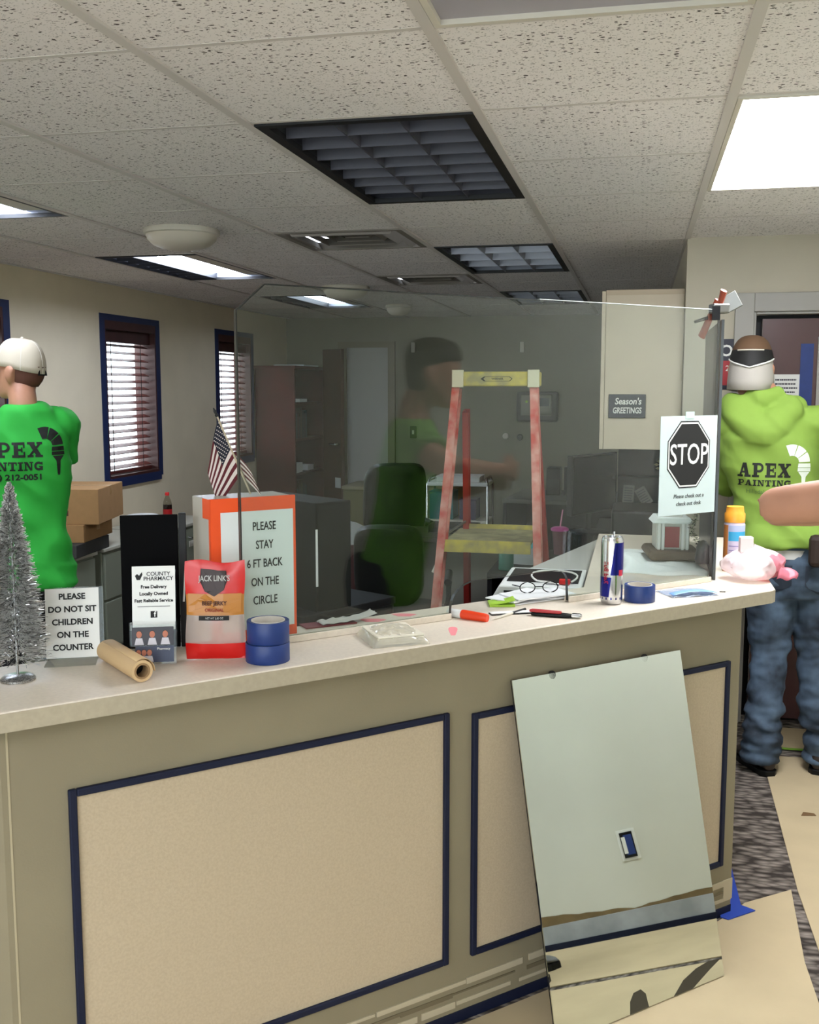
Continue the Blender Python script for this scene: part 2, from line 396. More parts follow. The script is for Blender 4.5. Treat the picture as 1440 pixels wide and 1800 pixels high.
# far wall doorway, white panel standing in for the room beyond, open brown leaf
d = struct(MB().bb((-2.86, YF-.03, 0), (-2.44, YF-.004, 1.99)).build('doorway_panel', mat('doorway_white', '#b5b3ae', .5)))
f = MB(); f.bb((-2.44, YF-.04, 0), (-2.37, YF, 2.05)).bb((-2.95, YF-.04, 1.99), (-2.44, YF, 2.05)).bb((-2.95, YF-.04, 0), (-2.86, YF, 1.99))
struct(f.build('trim_3', mat('door_casing', '#857d68', .6)))
d = struct(MB().box((0, 0, .995), (.30, .04, 1.95)).build('door_3', M_wood, loc=(-2.94, YF-.24, 0), rotz=R(-38)))
h = MB(); h.tube([(.115, -.02, 1.05), (.115, -.07, 1.05)], .012, 8); h.tube([(.115, -.07, 1.05), (.03, -.075, 1.05)], .010, 8); h.lathe([(.03, -.001), (.03, .006)], 14, (.115, 0, 0))
h.build('handle', M_chrome, d)
MB().bb((.05, -.024, .62), (.14, -.021, .72)).build('label_card', M_white, d)
b = MB().bb((-2.35, YF-.012, 0), (XP, YF, .09)); struct(b.build('baseboard_far', mat('base_beige', '#8a8068', .6)))

# ------------------------------------------------------------------ windows with blinds
M_case = mat('window_wood', '#43201a', .5, var=.2, vscale=10)
M_slat = mat('slat_wood', '#5b231d', .45, var=.15, vscale=20)
for n, (a, b_) in enumerate(WINS):
    m = MB(); x0, x1 = XL-.16, XL+.004; t = .03
    m.bb((x0, a, WZ0), (x1, a+t, WZ1)).bb((x0, b_-t, WZ0), (x1, b_, WZ1)).bb((x0, a+t, WZ1-.07), (x1, b_-t, WZ1)).bb((x0, a+t, WZ0), (x1+.012, b_-t, WZ0+t))
    w = struct(m.build('window_%d' % (n+1), M_case))
    MB().bb((XL-.135, a+t, WZ0+t), (XL-.13, b_-t, WZ1-.07)).build('pane', M_glass, w)
    g = MB(); p = .05
    g.bb((XL, a-p, WZ0-p), (XL+.006, a+.012, WZ1+p*.6)).bb((XL, b_-.012, WZ0-.02), (XL+.006, b_+p, WZ1+p*.6)).bb((XL, a+.012, WZ1-.012), (XL+.006, b_-.012, WZ1+p*.6)).bb((XL, a+.012, WZ0-p), (XL+.018, b_-.0, WZ0+.012))
    g.build('masking_tape', mat('window_tape', '#172650', .5), w)
    k = thing('window_blind', ('dark red wooden blind in the window cut off by the left edge', 'dark red wooden blind in the taped window right of the man in the green shirt', 'dark red wooden blind in the taped window behind the small flag')[n], 'blind', (XL-.07, (a+b_)/2, 0))
    hw = (b_-a)/2-t-.006
    MB().bb((-.03, -hw, WZ1-.15), (.035, hw, WZ1-.072)).build('headrail', M_case, k)
    s = MB(); nz = 18; z0, z1 = WZ0+.075, WZ1-.17
    for q in range(nz):
        z = z0+(z1-z0)*q/(nz-1)
        s.box((0, 0, z), (.05, 2*hw, .004), rot=Matrix.Rotation(R(21), 3, 'Y'))
    s.build('slats', M_slat, k)
    MB().bb((-.025, -hw, WZ0+.034), (.025, hw, WZ0+.055)).build('bottom_rail', M_slat, k)
    for yy in (-hw*.62, hw*.62):
        MB().tube([(.028, yy, WZ0+.05), (.028, yy, WZ1-.1)], .0025, 6).build('cord', mat('cord', '#2a1a18', .8), k)

# ------------------------------------------------------------------ paper floor covering, taped base, right wall damage
def sheet(poly, label, name='floor_paper', z=.004, mm=None):
    b = MB().prism(poly, 'z', .001, z); o = b.build(name, mm or M_kraft); return tag(o, label, 'floor paper')
sheet([(-1.5, .2), (.505, .2), (.512, 2.2), (.49, 2.9), (.512, 3.335), (.36, 3.215), (.27, 3.08), (-1.15, 1.66)], 'tan floor covering paper in front of the counter and under the mirror')
sheet([(.575, .2), (XR-.04, .2), (XR-.04, 4.62), (.62, 4.60), (.556, 4.48), (.532, 3.34), (.540, 2.9), (.570, 2.3)], 'tan floor covering paper along the right wall under the man in jeans')
sheet([(.60, 4.70), (XR-.04, 4.73), (XR-.04, 5.02), (.60, 5.0)], 'short tan floor covering paper at the foot of the brown door')
o = MB().box((0, 0, .006), (.13, .022, .002)).build('tape_scrap', mat('lime_tape', '#7fae35', .6), loc=(.70, 4.70, .0)); tag(o, 'short lime green tape strip on the floor paper between the boots', 'tape')
o = MB().prism([(0, 0), (.055, .01), (.05, .03), (.012, .035)], 'z', .004, .006).build('paper_tear', mat('tear_brown', '#6d5233', .8), loc=(.63, 3.95, 0)); tag(o, 'small brown torn spot on the right floor paper', 'tear')
m = MB(); m.bb((XR-.012, YB, 0), (XR, YP-.1, .085)); base = struct(m.build('baseboard_right', mat('base_glue', '#a3a7ad', .7, var=.2, vscale=8)))
t = MB()
ys = [1.2+k*.03 for k in range(100)]
t.prism([(1.2, .085)]+[(y, .108+.030*noise.noise(Vector((y*2.2, 3, 0)))+.012*noise.noise(Vector((y*14, 1, 0)))) for y in ys]+[(ys[-1], .085)], 'x', XR-.004, XR-.0005)
t.build('torn_strip', mat('torn_kraft', '#7a6645', .9, var=.2, vscale=12), base)
MB().bb((XR-.016, YB, 0), (XR-.012, YP-.1, .022)).build('tape_line', M_tape_dark, base)
k = thing('outlet_box', 'open electrical outlet hole low on the right wall, seen in the mirror', 'outlet', (XR, 2.50, .31))
MB().bb((-.003, -.035, -.055), (.0, .035, .055)).build('ragged_edge', M_white, k)
MB().bb((-.006, -.024, -.046), (-.003, .024, .046)).build('hole', M_black, k)
MB().bb((-.009, -.012, -.036), (-.006, .02, .036)).build('blue_box', M_tape, k)
MB().bb((-.011, -.02, -.03), (-.009, -.006, .03)).build('wire_flag', M_white, k)
# ------------------------------------------------------------------ reception counter
ZT = 1.015; TH = .039
def kxy(u, v): p = K(u, v); return (p.x, p.y)
bend = R(25)
def bent(v, L=.9):      # the counter turns left of u = .36 ; returns corner on line v and a point L further
    u0 = .36; c = K(u0, v); d = Vector((-math.cos(C45-bend), -math.sin(C45-bend), 0)); return c, c+d*L
def offs(v): # corner for face line v so that both faces keep their offset
    return v
cor = counter = thing('reception_counter', 'long beige reception counter with blue taped panels on its front', 'counter', (0, 0, 0))
# body
v0 = 2.005
c0, e0 = bent(v0)
m = MB()
m.prism([(e0.x, e0.y), (c0.x, c0.y), kxy(2.442, v0), (.268, 4.15), (-.02, 4.15), (-.02, kxy(2.2, v0+.14)[1]), kxy(2.18, v0+.14), kxy(.36, v0+.14), (e0.x-.06, e0.y+.13)], 'z', .0, ZT-TH)
m.build('body', M_body, counter)
# worktop
v1 = 1.93
c1, e1 = K(.335, v1), bent(v1)[1]
fr_, fp = kxy(2.495, v1), None
top = [(e1.x, e1.y), (c1.x, c1.y), (fr_[0]-.012, fr_[1]-.012), (fr_[0], fr_[1]+.012), (.405, 4.2), (-.15, 4.2), (-.15, 3.046), kxy(.42, 2.26), (e1.x-.14, e1.y+.30)]
MB().prism(top, 'z', ZT-TH, ZT).build('worktop', M_ctop, counter, bevel=.003)
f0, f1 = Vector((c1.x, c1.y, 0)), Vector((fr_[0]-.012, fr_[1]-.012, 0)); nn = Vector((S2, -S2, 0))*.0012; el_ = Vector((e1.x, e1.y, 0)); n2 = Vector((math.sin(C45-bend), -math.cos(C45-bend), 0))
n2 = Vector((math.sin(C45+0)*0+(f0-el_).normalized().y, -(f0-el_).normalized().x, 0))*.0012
MB().prism([(p.x, p.y) for p in (el_, f0, f1, Vector((fr_[0], fr_[1]+.012, 0)), Vector((fr_[0]+.0012, fr_[1]+.012, 0)), f1+nn, f0+nn, el_+n2)], 'z', ZT-TH+.0005, ZT-.0028).build('shaded_edge_band', mat('edge_shade', '#a89d87', .5, var=.05, vscale=90), counter)  # front edge given a darker colour for the shade on it
# fabric panels with tape border on the front, in counter frame
def cpart(b, name, mm, **kw):
    return b.build(name, mm, counter, loc=(0, 0, 0), rotz=C45, **kw)
for (u0, u1, z0, z1) in ((.481, 1.387, .171, .818), (1.457, 2.391, .170, .803)):
    w = .016
    b = MB().bb((u0+w, v0-.004, z0+w), (u1-w, v0+.002, z1-w)); p = cpart(b, 'panel', M_panel)
    b = MB()
    b.bb((u0, v0-.012, z0), (u0+w, v0, z1)).bb((u1-w, v0-.012, z0), (u1, v0, z1)).bb((u0+w, v0-.012, z1-w), (u1-w, v0, z1)).bb((u0+w, v0-.012, z0), (u1-w, v0, z0+w))
    cpart(b, 'tape_border', M_tape_dark, bevel=.003)
# scraped base band and torn strips
b = MB(); random.seed(3)
b.bb((.37, v0-.002, .0), (2.442, v0, .030)); cpart(b, 'base_tape', M_tape_dark)
b = MB()
for q, (z, h, cidx) in enumerate(((.045, .012, 0), (.075, .008, 1), (.098, .014, 0))):
    u = .4
    while u < 2.40:
        L = random.uniform(.05, .22)
        b.bb((u, v0-.0025-.0004*q, z+random.uniform(-.003, .003)), (min(u+L, 2.44), v0, z+h*random.uniform(.5, 1.3)), cidx); u += L*random.uniform(.9, 1.2)
b2 = cpart(b, 'scraped_strip', [mat('scrape_light', '#b3a78e', .8), mat('scrape_dark', '#6b6049', .8)])
b = MB()
b.bb((2.405, v0-.003, .05), (2.444, v0, .115)); cpart(b, 'scraped_corner', mat('scrape_light', '#b3a78e', .8))
b = MB().prism([kxy(.371, v0-.0012), kxy(.375, v0-.0012), kxy(.375, v0), kxy(.371, v0)], 'z', .05, ZT-TH); b.build('seam', mat('seam', '#a89c80', .8), counter)
# pink ink smears on the worktop
for (u, v, w, d) in ((1.30, 2.215, .030, .022), (1.40, 2.225, .028, .02), (1.405, 2.01, .010, .055)):
    o = MB().prism([(w*math.cos(a)*(1+.25*math.sin(3*a)), d*math.sin(a)*(1+.2*math.cos(2*a))) for a in [2*PI*k/18 for k in range(18)]], 'z', 0, .0005)
    o.build('ink_stain', mat('pink_ink', '#ef8f96', .5), counter, loc=K(u, v, ZT), rotz=C45-.6)
# blue tape patch on the floor at the right foot of the counter
o = MB().prism([(.278, 3.10), (.30, 3.09), (.385, 3.165), (.345, 3.19), (.338, 3.45), (.278, 3.40)], 'z', .005, .008).build('floor_tape', mat('floor_tape_blue', '#2444a8', .55)); tag(o, 'bright blue tape patch on the floor at the right foot of the counter', 'tape')

# ------------------------------------------------------------------ glass screen on the counter
VG = 2.123
gl = thing('glass_screen', 'large frameless glass screen standing on the counter with a pass-through cutout', 'glass screen', (0, 0, 0))
hole = [(1.865, 1.0195), (1.862, 1.075)]
for k in range(7):
    a = k/6*PI/2; hole.append((1.822+.04*math.cos(a), 1.075+.032*math.sin(a)))
for k in range(7):
    a = PI/2+k/6*PI/2; hole.append((1.56+.085*math.cos(a), 1.047+.06*math.sin(a)))
hole.append((1.473, 1.0195))
poly = [(.905, 1.0195), (2.437, 1.0195), (2.434, 1.826), (.972, 1.826), (.903, 1.766)]
outer = [(.905, 1.0195)]+[h for h in hole[::-1]]+[(2.437, 1.0195), (2.434, 1.826), (.972, 1.826), (.903, 1.766)]
m = MB(); A = [m.bm.verts.new((x, VG-.005, z)) for x, z in outer]; B = [m.bm.verts.new((x, VG+.005, z)) for x, z in outer]
n = len(outer)
m._f(A, 0); m._f(B[::-1], 0)
for i in range(n): m._f([A[i], A[(i+1) % n], B[(i+1) % n], B[i]], 1)
M_edge = mat('glass_edge', '#0a100f', .3, spec=.8)
M_edge_l = mat('glass_edge_light', '#dfe8e4', .2)
o = m.build('pane', [M_glass, M_edge], gl, rotz=C45)
MB().bb((1.75, VG-.0042, 1.8262), (2.434, VG+.0042, 1.828)).build('pale_edge', M_edge_l, gl, rotz=C45)  # pale strip along the right part of the top edge
for p0, p1 in (((.905, 1.035), (.903, 1.766)), ((.903, 1.766), (.972, 1.826)), ((.972, 1.826), (1.75, 1.826))):
    dx, dz = p1[0]-p0[0], p1[1]-p0[1]; q = math.hypot(dx, dz); nx, nz = dz/q*.0032, -dx/q*.0032
    MB().prism([p0, p1, (p1[0]+nx, p1[1]+nz), (p0[0]+nx, p0[1]+nz)], 'y', VG-.0056, VG-.0051).build('refraction_line', M_edge, gl, rotz=C45)  # dark refraction in the pane edge, drawn as thin strips
for a, b in ((.93, 1.473), (1.865, 2.43)):
    MB().bb((a, VG-.010, ZT+.0005), (b, VG-.0052, ZT+.016)).build('base_channel', M_ctop, gl, rotz=C45, bevel=.001)
    MB().bb((a, VG+.0052, ZT+.0005), (b, VG+.011, ZT+.016)).build('base_channel', M_ctop, gl, rotz=C45, bevel=.001)
pk = K(2.434, VG); SX = pk.x+.014
m = MB(); y0, y1 = pk.y+.02, 4.02
m.bb((SX-.004, y0, ZT+.0005), (SX+.004, y1, 1.80), 0)
for f in m.bm.faces:
    if abs(f.normal.x) < .5: f.material_index = 1
sp = m.build('side_screen', [M_glass, M_edge], None)
tag(sp, 'glass side screen meeting the right end of the big screen under the clamp', 'glass screen')
# clamp
k = thing('corner_clamp', 'steel and red corner clamp gripping the top right corner of the glass screen', 'clamp', (pk.x, pk.y, 1.826))
MB().box((0, 0, .004), (.05, .045, .028)).build('body', M_steel, k, rotz=.3, bevel=.004)
MB().box((.035, .03, .025), (.05, .02, .05), rot=Matrix.Rotation(-.5, 3, 'Y')).build('jaw_plate', M_steel, k, bevel=.002)
MB().box((-.01, -.024, -.01), (.022, .02, .04)).build('pad', M_black, k)
for s, e in ((( -.005, 0, .03), (-.045, .05, -.075)), ((0, 0, .01), (.01, -.02, .055))):
    MB().tube([s, e], [(.006, .011), (.008, .014)], 8).build('red_grip', mat('clamp_red', '#8f3b22', .5), k, smooth=50)
MB().tube([(-.03, .02, -.02), (-.065, .05, -.03)], .005, 8).build('screw', M_steel, k)

# paper stop sign taped on the screen
k = thing('stop_sign_sheet', 'white paper sheet with a black octagon stop sign taped to the glass screen', 'sign', K(2.318, VG-.0056, 1.375), C45)
MB().bb((-.118, -.001, -.146), (.118, 0, .143)).build('sheet', mat('sheet_blueish', '#c0cecd', .6), k)
def octo(r): return [(r*math.cos(PI/8+q*PI/4)*.9, .03+r*math.sin(PI/8+q*PI/4)) for q in range(8)]
MB().prism(octo(.106), 'y', -.0016, -.0011).build('octagon_line', M_ink, k)
MB().prism(octo(.102), 'y', -.0020, -.0013).build('octagon_rim', M_white, k)
MB().prism(octo(.097), 'y', -.0024, -.0015).build('octagon', M_ink, k)
text('STOP', .086, M_white, k, (0, -.0028, .028), bold=.006, sx=.78)
text('Please check out a\ncheck out desk', .017, M_ink, k, (.005, -.0014, -.103), shear=.15, line=1.3)
MB().bb((-.018, -.0022, .135), (.018, -.001, .155)).build('tape_tab', mat('clear_tape', '#b9d6cd', .4), k)

# ------------------------------------------------------------------ mirror leaning on the counter
a = Vector((.2625, 2.7786, .007)); W0, H0 = .5847, .8871; ph, le = .80626, .22623
k = thing('leaning_mirror', 'frameless mirror leaning against the front of the counter', 'mirror', a, rot=(-le, 0, PI/2-ph))
M_mirror = mat('mirror_silver', '#dfe6e0', .015, 1)
MB().bb((-W0, -.003, 0), (0, 0, H0)).build('glass', M_mirror, k)
MB().bb((-W0, .0002, 0), (0, .004, H0)).build('backing', M_dark, k)
for x in (-W0*.78, -W0*.23): MB().lathe([(.011, -.004), (.011, .0)], 14).build('clip', M_dark, k, loc=(x, -.003, H0-.004), rot=(PI/2, 0, 0))
MB().prism([(-.19, .0), (-.12, .0), (-.05, .03), (-.004, .047), (-.05, .052), (-.10, .046), (-.15, .03)], 'y', -.0035, -.003).build('worn_spot', mat('desilvered', '#3c3930', .5), k)
MB().prism([(-.345, .0), (-.28, .0), (-.285, .035), (-.30, .05), (-.325, .048), (-.34, .03)], 'y', -.0035, -.003).build('worn_spot', mat('desilvered', '#3c3930', .5), k)

# ------------------------------------------------------------------ tinsel trees
M_tinsel = mat('tinsel', '#e6e6e4', .3, .75)
M_tinsel_d = mat('tinsel_dark', '#7b7b78', .4, .6)
M_glit = mat('glitter', '#a8a8a6', .3, .9, var=.7, vscale=400)
def tinsel_tree(u, v, h, r0, label, seed):
    random.seed(seed)
    k = thing('tinsel_tree', label, 'tinsel tree', K(u, v, ZT+.0005), C45)
    MB().lathe([(.034, 0), (.034, .004), (.028, .009), (.006, .012)], 28).build('base', M_glit, k, smooth=40)
    MB().tube([(0, 0, .01), (0, 0, h)], .0025, 6).build('wire_stem', M_steel, k)
    b = MB(); N = 15000; nl = 26
    for q in range(N):
        t = random.random()**.8; z0 = .04+(h-.045)*t; z = z0
        rr = (r0*(1-t)**.85+.006)*(.84+.16*math.sin(t*nl*2*PI))
        an = random.random()*2*PI; r1 = rr*random.uniform(.75, 1.05); ri = r1*random.uniform(.35, .85)
        dz = random.uniform(-.004, .006)
        p0 = Vector((math.cos(an)*ri, math.sin(an)*ri, z)); an2 = an+random.uniform(-.12, .12)
        p1 = Vector((math.cos(an2)*r1, math.sin(an2)*r1, z+dz)); w = Vector((random.uniform(-1, 1), random.uniform(-1, 1), random.uniform(-1, 1))).normalized()*.0010
        b._f([b.bm.verts.new(p0-w), b.bm.verts.new(p0+w), b.bm.verts.new(p1+w*.7), b.bm.verts.new(p1-w*.7)], 0 if random.random() < .72 else 1)
    o = b.build('tinsel', [M_tinsel, M_tinsel_d], k); o['kind'] = 'stuff'
tinsel_tree(.425, 2.135, .40, .072, 'silver tinsel tree at the front left end of the counter, its whole base showing', 1)
tinsel_tree(.335, 2.215, .33, .044, 'silver tinsel tree behind the front one, cut off by the left edge', 2)

# ------------------------------------------------------------------ acrylic sign: do not sit children
k = thing('counter_sign', 'small acrylic sign asking not to sit children on the counter', 'sign', K(.552, 2.207, ZT), C45-.35, rot=None)
T_ = Matrix.Rotation(-.12, 4, 'X')
MB().bb((-.066, .001, .010), (.066, .003, .162)).xf(T_).build('holder', M_acryl, k)
MB().bb((-.053, -.002, .012), (.057, -.001, .160)).xf(T_).build('sheet', M_white, k)
MB().bb((-.055, -.030, .0006), (.050, .045, .0026)).build('foot', M_acryl, k)
tx = text('PLEASE\nDO NOT SIT\nCHILDREN\nON THE\nCOUNTER', .0175, M_ink, k, (.002, -.0028-.0, .088), bold=.032, line=1.55, rot=(PI/2-.12, 0, 0)); tx.location = T_ @ Vector((.002, -.0028, .088))
# roll of tan masking paper
pa, pb = K(.631, 1.983, ZT+.023), K(.621, 2.19, ZT+.023)
k = thing('paper_roll', 'roll of tan masking paper lying on the counter, open end to the viewer', 'paper roll', (pa.x, pa.y, ZT))
dv = (pb-pa); L = dv.length
m = MB(); prof = [(.014, 0), (.022, 0), (.0225, L), (.014, L)]
m.loft([[Vector((math.cos(2*PI*q/28)*r, math.sin(2*PI*q/28)*r, z)) for q in range(28)] for r, z in prof], 0, cap=False)
m._f; ax = Vector((0, 0, 1)).rotation_difference(dv.normalized()).to_matrix().to_4x4()
m.xf(Matrix.Translation((0, 0, .023)) @ ax).build('paper', mat('masking_paper', '#c6a77c', .7), k, smooth=40)
m = MB(); m.loft([[Vector((math.cos(2*PI*q/24)*r, math.sin(2*PI*q/24)*r, z)) for q in range(24)] for r, z in ((.0138, -.0005), (.0165, -.0005), (.0165, .004), (.0138, L*.9), (.0125, L*.9), (.0125, -.0005), (.0138, -.0005))], 0, cap=False)
m.xf(Matrix.Translation((0, 0, .023)) @ ax).build('core', mat('core_card', '#8d6f4c', .8), k, smooth=40)
MB().loft([[Vector((math.cos(2*PI*q/24)*.0136, math.sin(2*PI*q/24)*.0136, z)) for q in range(24)] for z in (.03, .034)]).xf(Matrix.Translation((0, 0, .023)) @ ax).build('dark_bore', M_black, k)
m = MB(); m.grid(lambda s, t: Vector((math.cos(-1.2+s*2.2)*(.0226+.006*s), math.sin(-1.2+s*2.2)*(.0226+.006*s), .004+t*(L-.01))), 10, 2)
m.xf(Matrix.Translation((0, 0, .023)) @ ax).build('loose_edge', mat('masking_paper', '', ), k, smooth=60, solid=.0006)
# ------------------------------------------------------------------ brochure stand
k = thing('brochure_stand', 'clear brochure stand with pharmacy card and photo cards on the counter', 'brochure stand', K(.698, 2.108, ZT), C45-.42)
T_ = Matrix.Rotation(-.16, 4, 'X')
MB().bb((-.046, .004, .002), (.046, .006, .20)).xf(T_).build('back_plate', M_acryl, k)
MB().bb((-.046, -.028, .002), (.046, -.026, .085)).xf(T_).build('front_plate', M_acryl, k)
for sx in (-1, 1): MB().bb((sx*.046, -.028, .001), (sx*.048, .006, .09)).xf(T_).build('side_plate', M_acryl, k)
c = MB().bb((-.045, .0005, .072), (.045, .0025, .208)).xf(T_).build('card', M_white, k)
def onT(p): return (T_ @ Vector(p))
rt_ = (PI/2-.16, 0, 0)
text('COUNTY\nPHARMACY', .0118, M_ink, k, onT((.010, -.0002, .186)), rot=rt_, bold=.01, line=.85)
MB().prism([(-.0385, .188), (-.034, .192), (-.030, .188), (-.024, .196), (-.023, .19), (-.028, .179), (-.035, .179)], 'y', -.0003, .0004).xf(T_).build('heart_mark', M_ink, k)
text('Free Delivery\nLocally Owned\nFast Reliable Service', .0098, M_ink, k, onT((.0, -.0002, .149)), rot=rt_, bold=.03, line=1.5)
MB().bb((-.034, -.0003, .1215), (.034, .0004, .1225)).xf(T_).build('rule', M_ink, k)
MB().bb((-.007, -.0003, .098), (.007, .0004, .112)).xf(T_).build('badge', M_ink, k)
text('f', .016, M_white, k, onT((.002, -.0006, .105)), rot=rt_, bold=.02)
def photo_card(parent, x0, x1, z0, z1, y, bg, name='photo_card'):
    b = MB(); b.bb((x0, y, z0), (x1, y+.001, z1), 0); n = 3; w = (x1-x0); hh = z1-z0
    for q in range(n):
        cx = x0+w*(q+.55)/(n+.2); rr = hh*.15
        b.prism([(cx-rr*1.7, z0+.001), (cx+rr*1.7, z0+.001), (cx+rr*1.1, z0+hh*.40), (cx-rr*1.1, z0+hh*.40)], 'y', y-.0003, y, 1)
        b.prism([(cx+rr*math.cos(t), z0+hh*.60+rr*1.25*math.sin(t)) for t in [2*PI*i/14 for i in range(14)]], 'y', y-.0007, y-.0003, 2)
        b.prism([(cx+rr*1.1*math.cos(t), z0+hh*.64+rr*1.2*math.sin(t)) for t in [PI*i/10 for i in range(11)]], 'y', y-.0005, y-.0002, 3)
    return b.xf(T_).build(name, [bg, mat('coat_white', '#c3bfc6', .6), mat('face_tone', '#b06a50', .6), mat('hair_tone', '#2a1510', .6)], parent)
photo_card(k, -.043, .043, .042, .080, -.0295, mat('card_dark', '#2a2730', .5))
photo_card(k, -.036, .0, .006, .040, -.0295, mat('card_navy', '#232a44', .4))
MB().bb((.0, -.0295, .006), (.043, -.0285, .040)).xf(T_).build('navy_card', mat('card_navy2', '#1e2a4a', .4), k)
text('Pharmacy', .007, M_white, k, onT((.022, -.0299, .034)), rot=rt_)
# tall black board behind it
k = thing('document_stand', 'tall black document board standing behind the brochure stand', 'board', K(.752, 2.235, ZT), C45-.35)
T2 = Matrix.Rotation(-.06, 4, 'X')
MB().bb((-.078, -.004, .001), (.048, .004, .302)).xf(T2).build('board', mat('matte_black', '#030304', .7, spec=.08), k, bevel=.002)
MB().bb((.049, -.004, .001), (.066, .024, .304)).xf(T2).build('side_panel', M_dark, k, bevel=.002)
MB().box((.060, -.006, .15), (.004, .002, .09), rot=Matrix.Rotation(.07, 3, 'Y')).build('white_edge', M_white, k)
# ------------------------------------------------------------------ jerky bag
k = thing('snack_bag', 'red and clear beef jerky bag standing on the counter', 'snack bag', K(.822, 2.070, ZT), C45-.52)
w, h, dd = .063, .212, .016
def bagf(s, t, side):
    e = math.sin(PI*min(1, max(0, t)))**.6*(1-(2*s-1)**2)**.7
    x = (s-.5)*2*w*(1+.03*math.sin(t*9)); z = .002+t*h+.004*math.sin(s*7)*(t > .9)
    y = side*dd*e*(1.1-.5*t)+.002*noise.noise(Vector((s*5, t*5, side)))+.018*t*t*.6
    return Vector((x, y, z))
M_clearbag = glassy('bag_film', '#efe2da', 1.45, .12, .72)
def bagm(i, j):
    t = j/24
    return 0 if t < .13 or t > .63 else (2 if t < .42 else 1)
for sd, nm in ((-1, 'front_film'), (1, 'back_film')):
    MB().grid(lambda s, t: bagf(s, t, sd), 14, 24, mf=bagm).build(nm, [M_red, mat('bag_amber', '#b5762e', .35), M_clearbag], k, smooth=60)
def pj_text(o, fn):
    for vtx in o.data.vertices: vtx.co = fn(vtx.co)
def bag_pt(x, z, off): # point on the front film
    s = x/(2*w)+.5; t = (z*1.115-.002)/h; p = bagf(s, t, -1); return Vector((p.x, p.y-off-.0022, p.z))
def bag_deco(poly, mm, name, off):
    b = MB(); b.prism(poly, 'y', 0, .0004)
    bmesh.ops.triangulate(b.bm, faces=b.bm.faces); bmesh.ops.subdivide_edges(b.bm, edges=b.bm.edges, cuts=2)
    for vtx in b.bm.verts: vtx.co = bag_pt(vtx.co.x, vtx.co.z, off)
    return b.build(name, mm, k)
bag_deco([(-.028, .176), (.024, .178), (.027, .156), (.020, .138), (.0, .126), (-.020, .136), (-.030, .156)], mat('shield_dark', '#2b1413', .5), 'badge', .0012)
bag_deco([(-.034, .089), (.032, .089), (.032, .080), (-.034, .080)], M_ink, 'weight_band', .0012)
bag_deco([(-.058, .131), (.058, .131), (.058, .095), (-.058, .095)], mat('bag_amber', '', ), 'amber_band', .0006)
def bag_text(s_, size, mm, z, bold=.02, sx=1):
    o = text(s_, size, mm, k, (0, 0, 0), bold=bold, sx=sx); me = o.data
    bm = bmesh.new(); bm.from_mesh(me)
    for vtx in bm.verts: vtx.co = bag_pt(vtx.co.x, z+vtx.co.y, .0026)
    bm.to_mesh(me); bm.free(); o.rotation_euler = (0, 0, 0)
bag_text("JACK LINK'S", .0150, M_white, .160, .02, .80); bag_text('BEEF JERKY', .0110, mat('bag_brown', '#4a1a0c', .5), .113, .03); bag_text('ORIGINAL', .0090, mat('bag_redtxt', '#a32a12', .5), .100, .02)
bag_text('NET WT 2.85 OZ', .0052, M_white, .0845, .0)
# ------------------------------------------------------------------ stacked blue tape rolls, third roll by the can
def tape_roll(loc, r, h, label, rz=0):
    k = thing('tape_roll', label, 'tape roll', loc, rz)
    MB().loft([[Vector((math.cos(2*PI*q/40)*rr, math.sin(2*PI*q/40)*rr, z)) for q in range(40)] for rr, z in ((r*.80, .001), (r*.985, .0), (r, .001), (r, h-.001), (r*.985, h), (r*.80, h-.001), (r*.80, .001))], 0, cap=False).build('tape', mat('roll_blue', '#14306e', .45), k, smooth=50)
    MB().loft([[Vector((math.cos(2*PI*q/40)*rr, math.sin(2*PI*q/40)*rr, z)) for q in range(40)] for rr, z in ((r*.76, .0005), (r*.80, .0005), (r*.80, h+.0006), (r*.76, h+.0006), (r*.76, .0005))], 0, cap=False).build('core', mat('roll_core', '#c9c3b8', .7), k, smooth=50)
    return k
P = K(.914, 2.005)
tape_roll((P.x, P.y, ZT+.0003), .0475, .041, 'lower of two stacked blue painters tape rolls in front of the orange edged sign')
tape_roll((P.x+.001, P.y+.002, ZT+.0417), .0455, .047, 'upper of two stacked blue painters tape rolls in front of the orange edged sign')
P = K(2.045, 2.028)
tape_roll((P.x, P.y, ZT+.0003), .042, .046, 'single blue painters tape roll beside the energy drink can')
# ------------------------------------------------------------------ box with orange taped sign and flag
k = thing('sign_box', 'white box edged in orange tape with a stay six feet back sign', 'sign box', K(.962, 2.175, ZT), C45-.02)
M_sign = mat('sheet_sign', '#dfe3e2', .6)
bw, bd, bh = .103, .12, .335
MB().bb((-bw, 0, .0005), (bw-.0, bd, bh)).build('box', mat('clouded_white', '#b9b4aa', .35), k, bevel=.003)
b = MB(); y = -.0022
b.bb((-bw-.001, y, bh-.032), (bw+.001, 0, bh+.001)).bb((-bw-.001, y, .001), (bw+.001, 0, .048))
b.bb((-bw-.001, y-.0002, .001), (-bw+.024, 0, bh)).bb((bw-.010, y-.0002, .001), (bw+.001, 0, bh))
b.bb((-bw-.0015, -.001, .0), (-bw, .010, bh)).bb((-bw-.0015, .010, bh-.045), (-bw, .048, bh)).bb((-bw-.001, -.002, bh), (bw+.001, .008, bh+.0012))
b.build('orange_tape', M_orange, k)
MB().bb((-bw+.022, -.0040, .030), (bw-.006, -.0026, bh-.030)).build('sheet', M_sign, k)
text('PLEASE\nSTAY\n6 FT BACK\nON THE\nCIRCLE', .0275, M_ink, k, (.024, -.0046, .182), bold=.012, line=1.57, sx=.68)
k2 = thing('desk_flag', 'small stars and stripes flag on a thin pole standing in the white sign box', 'flag', K(.960, 2.235, ZT+bh+.003), C45-.3)
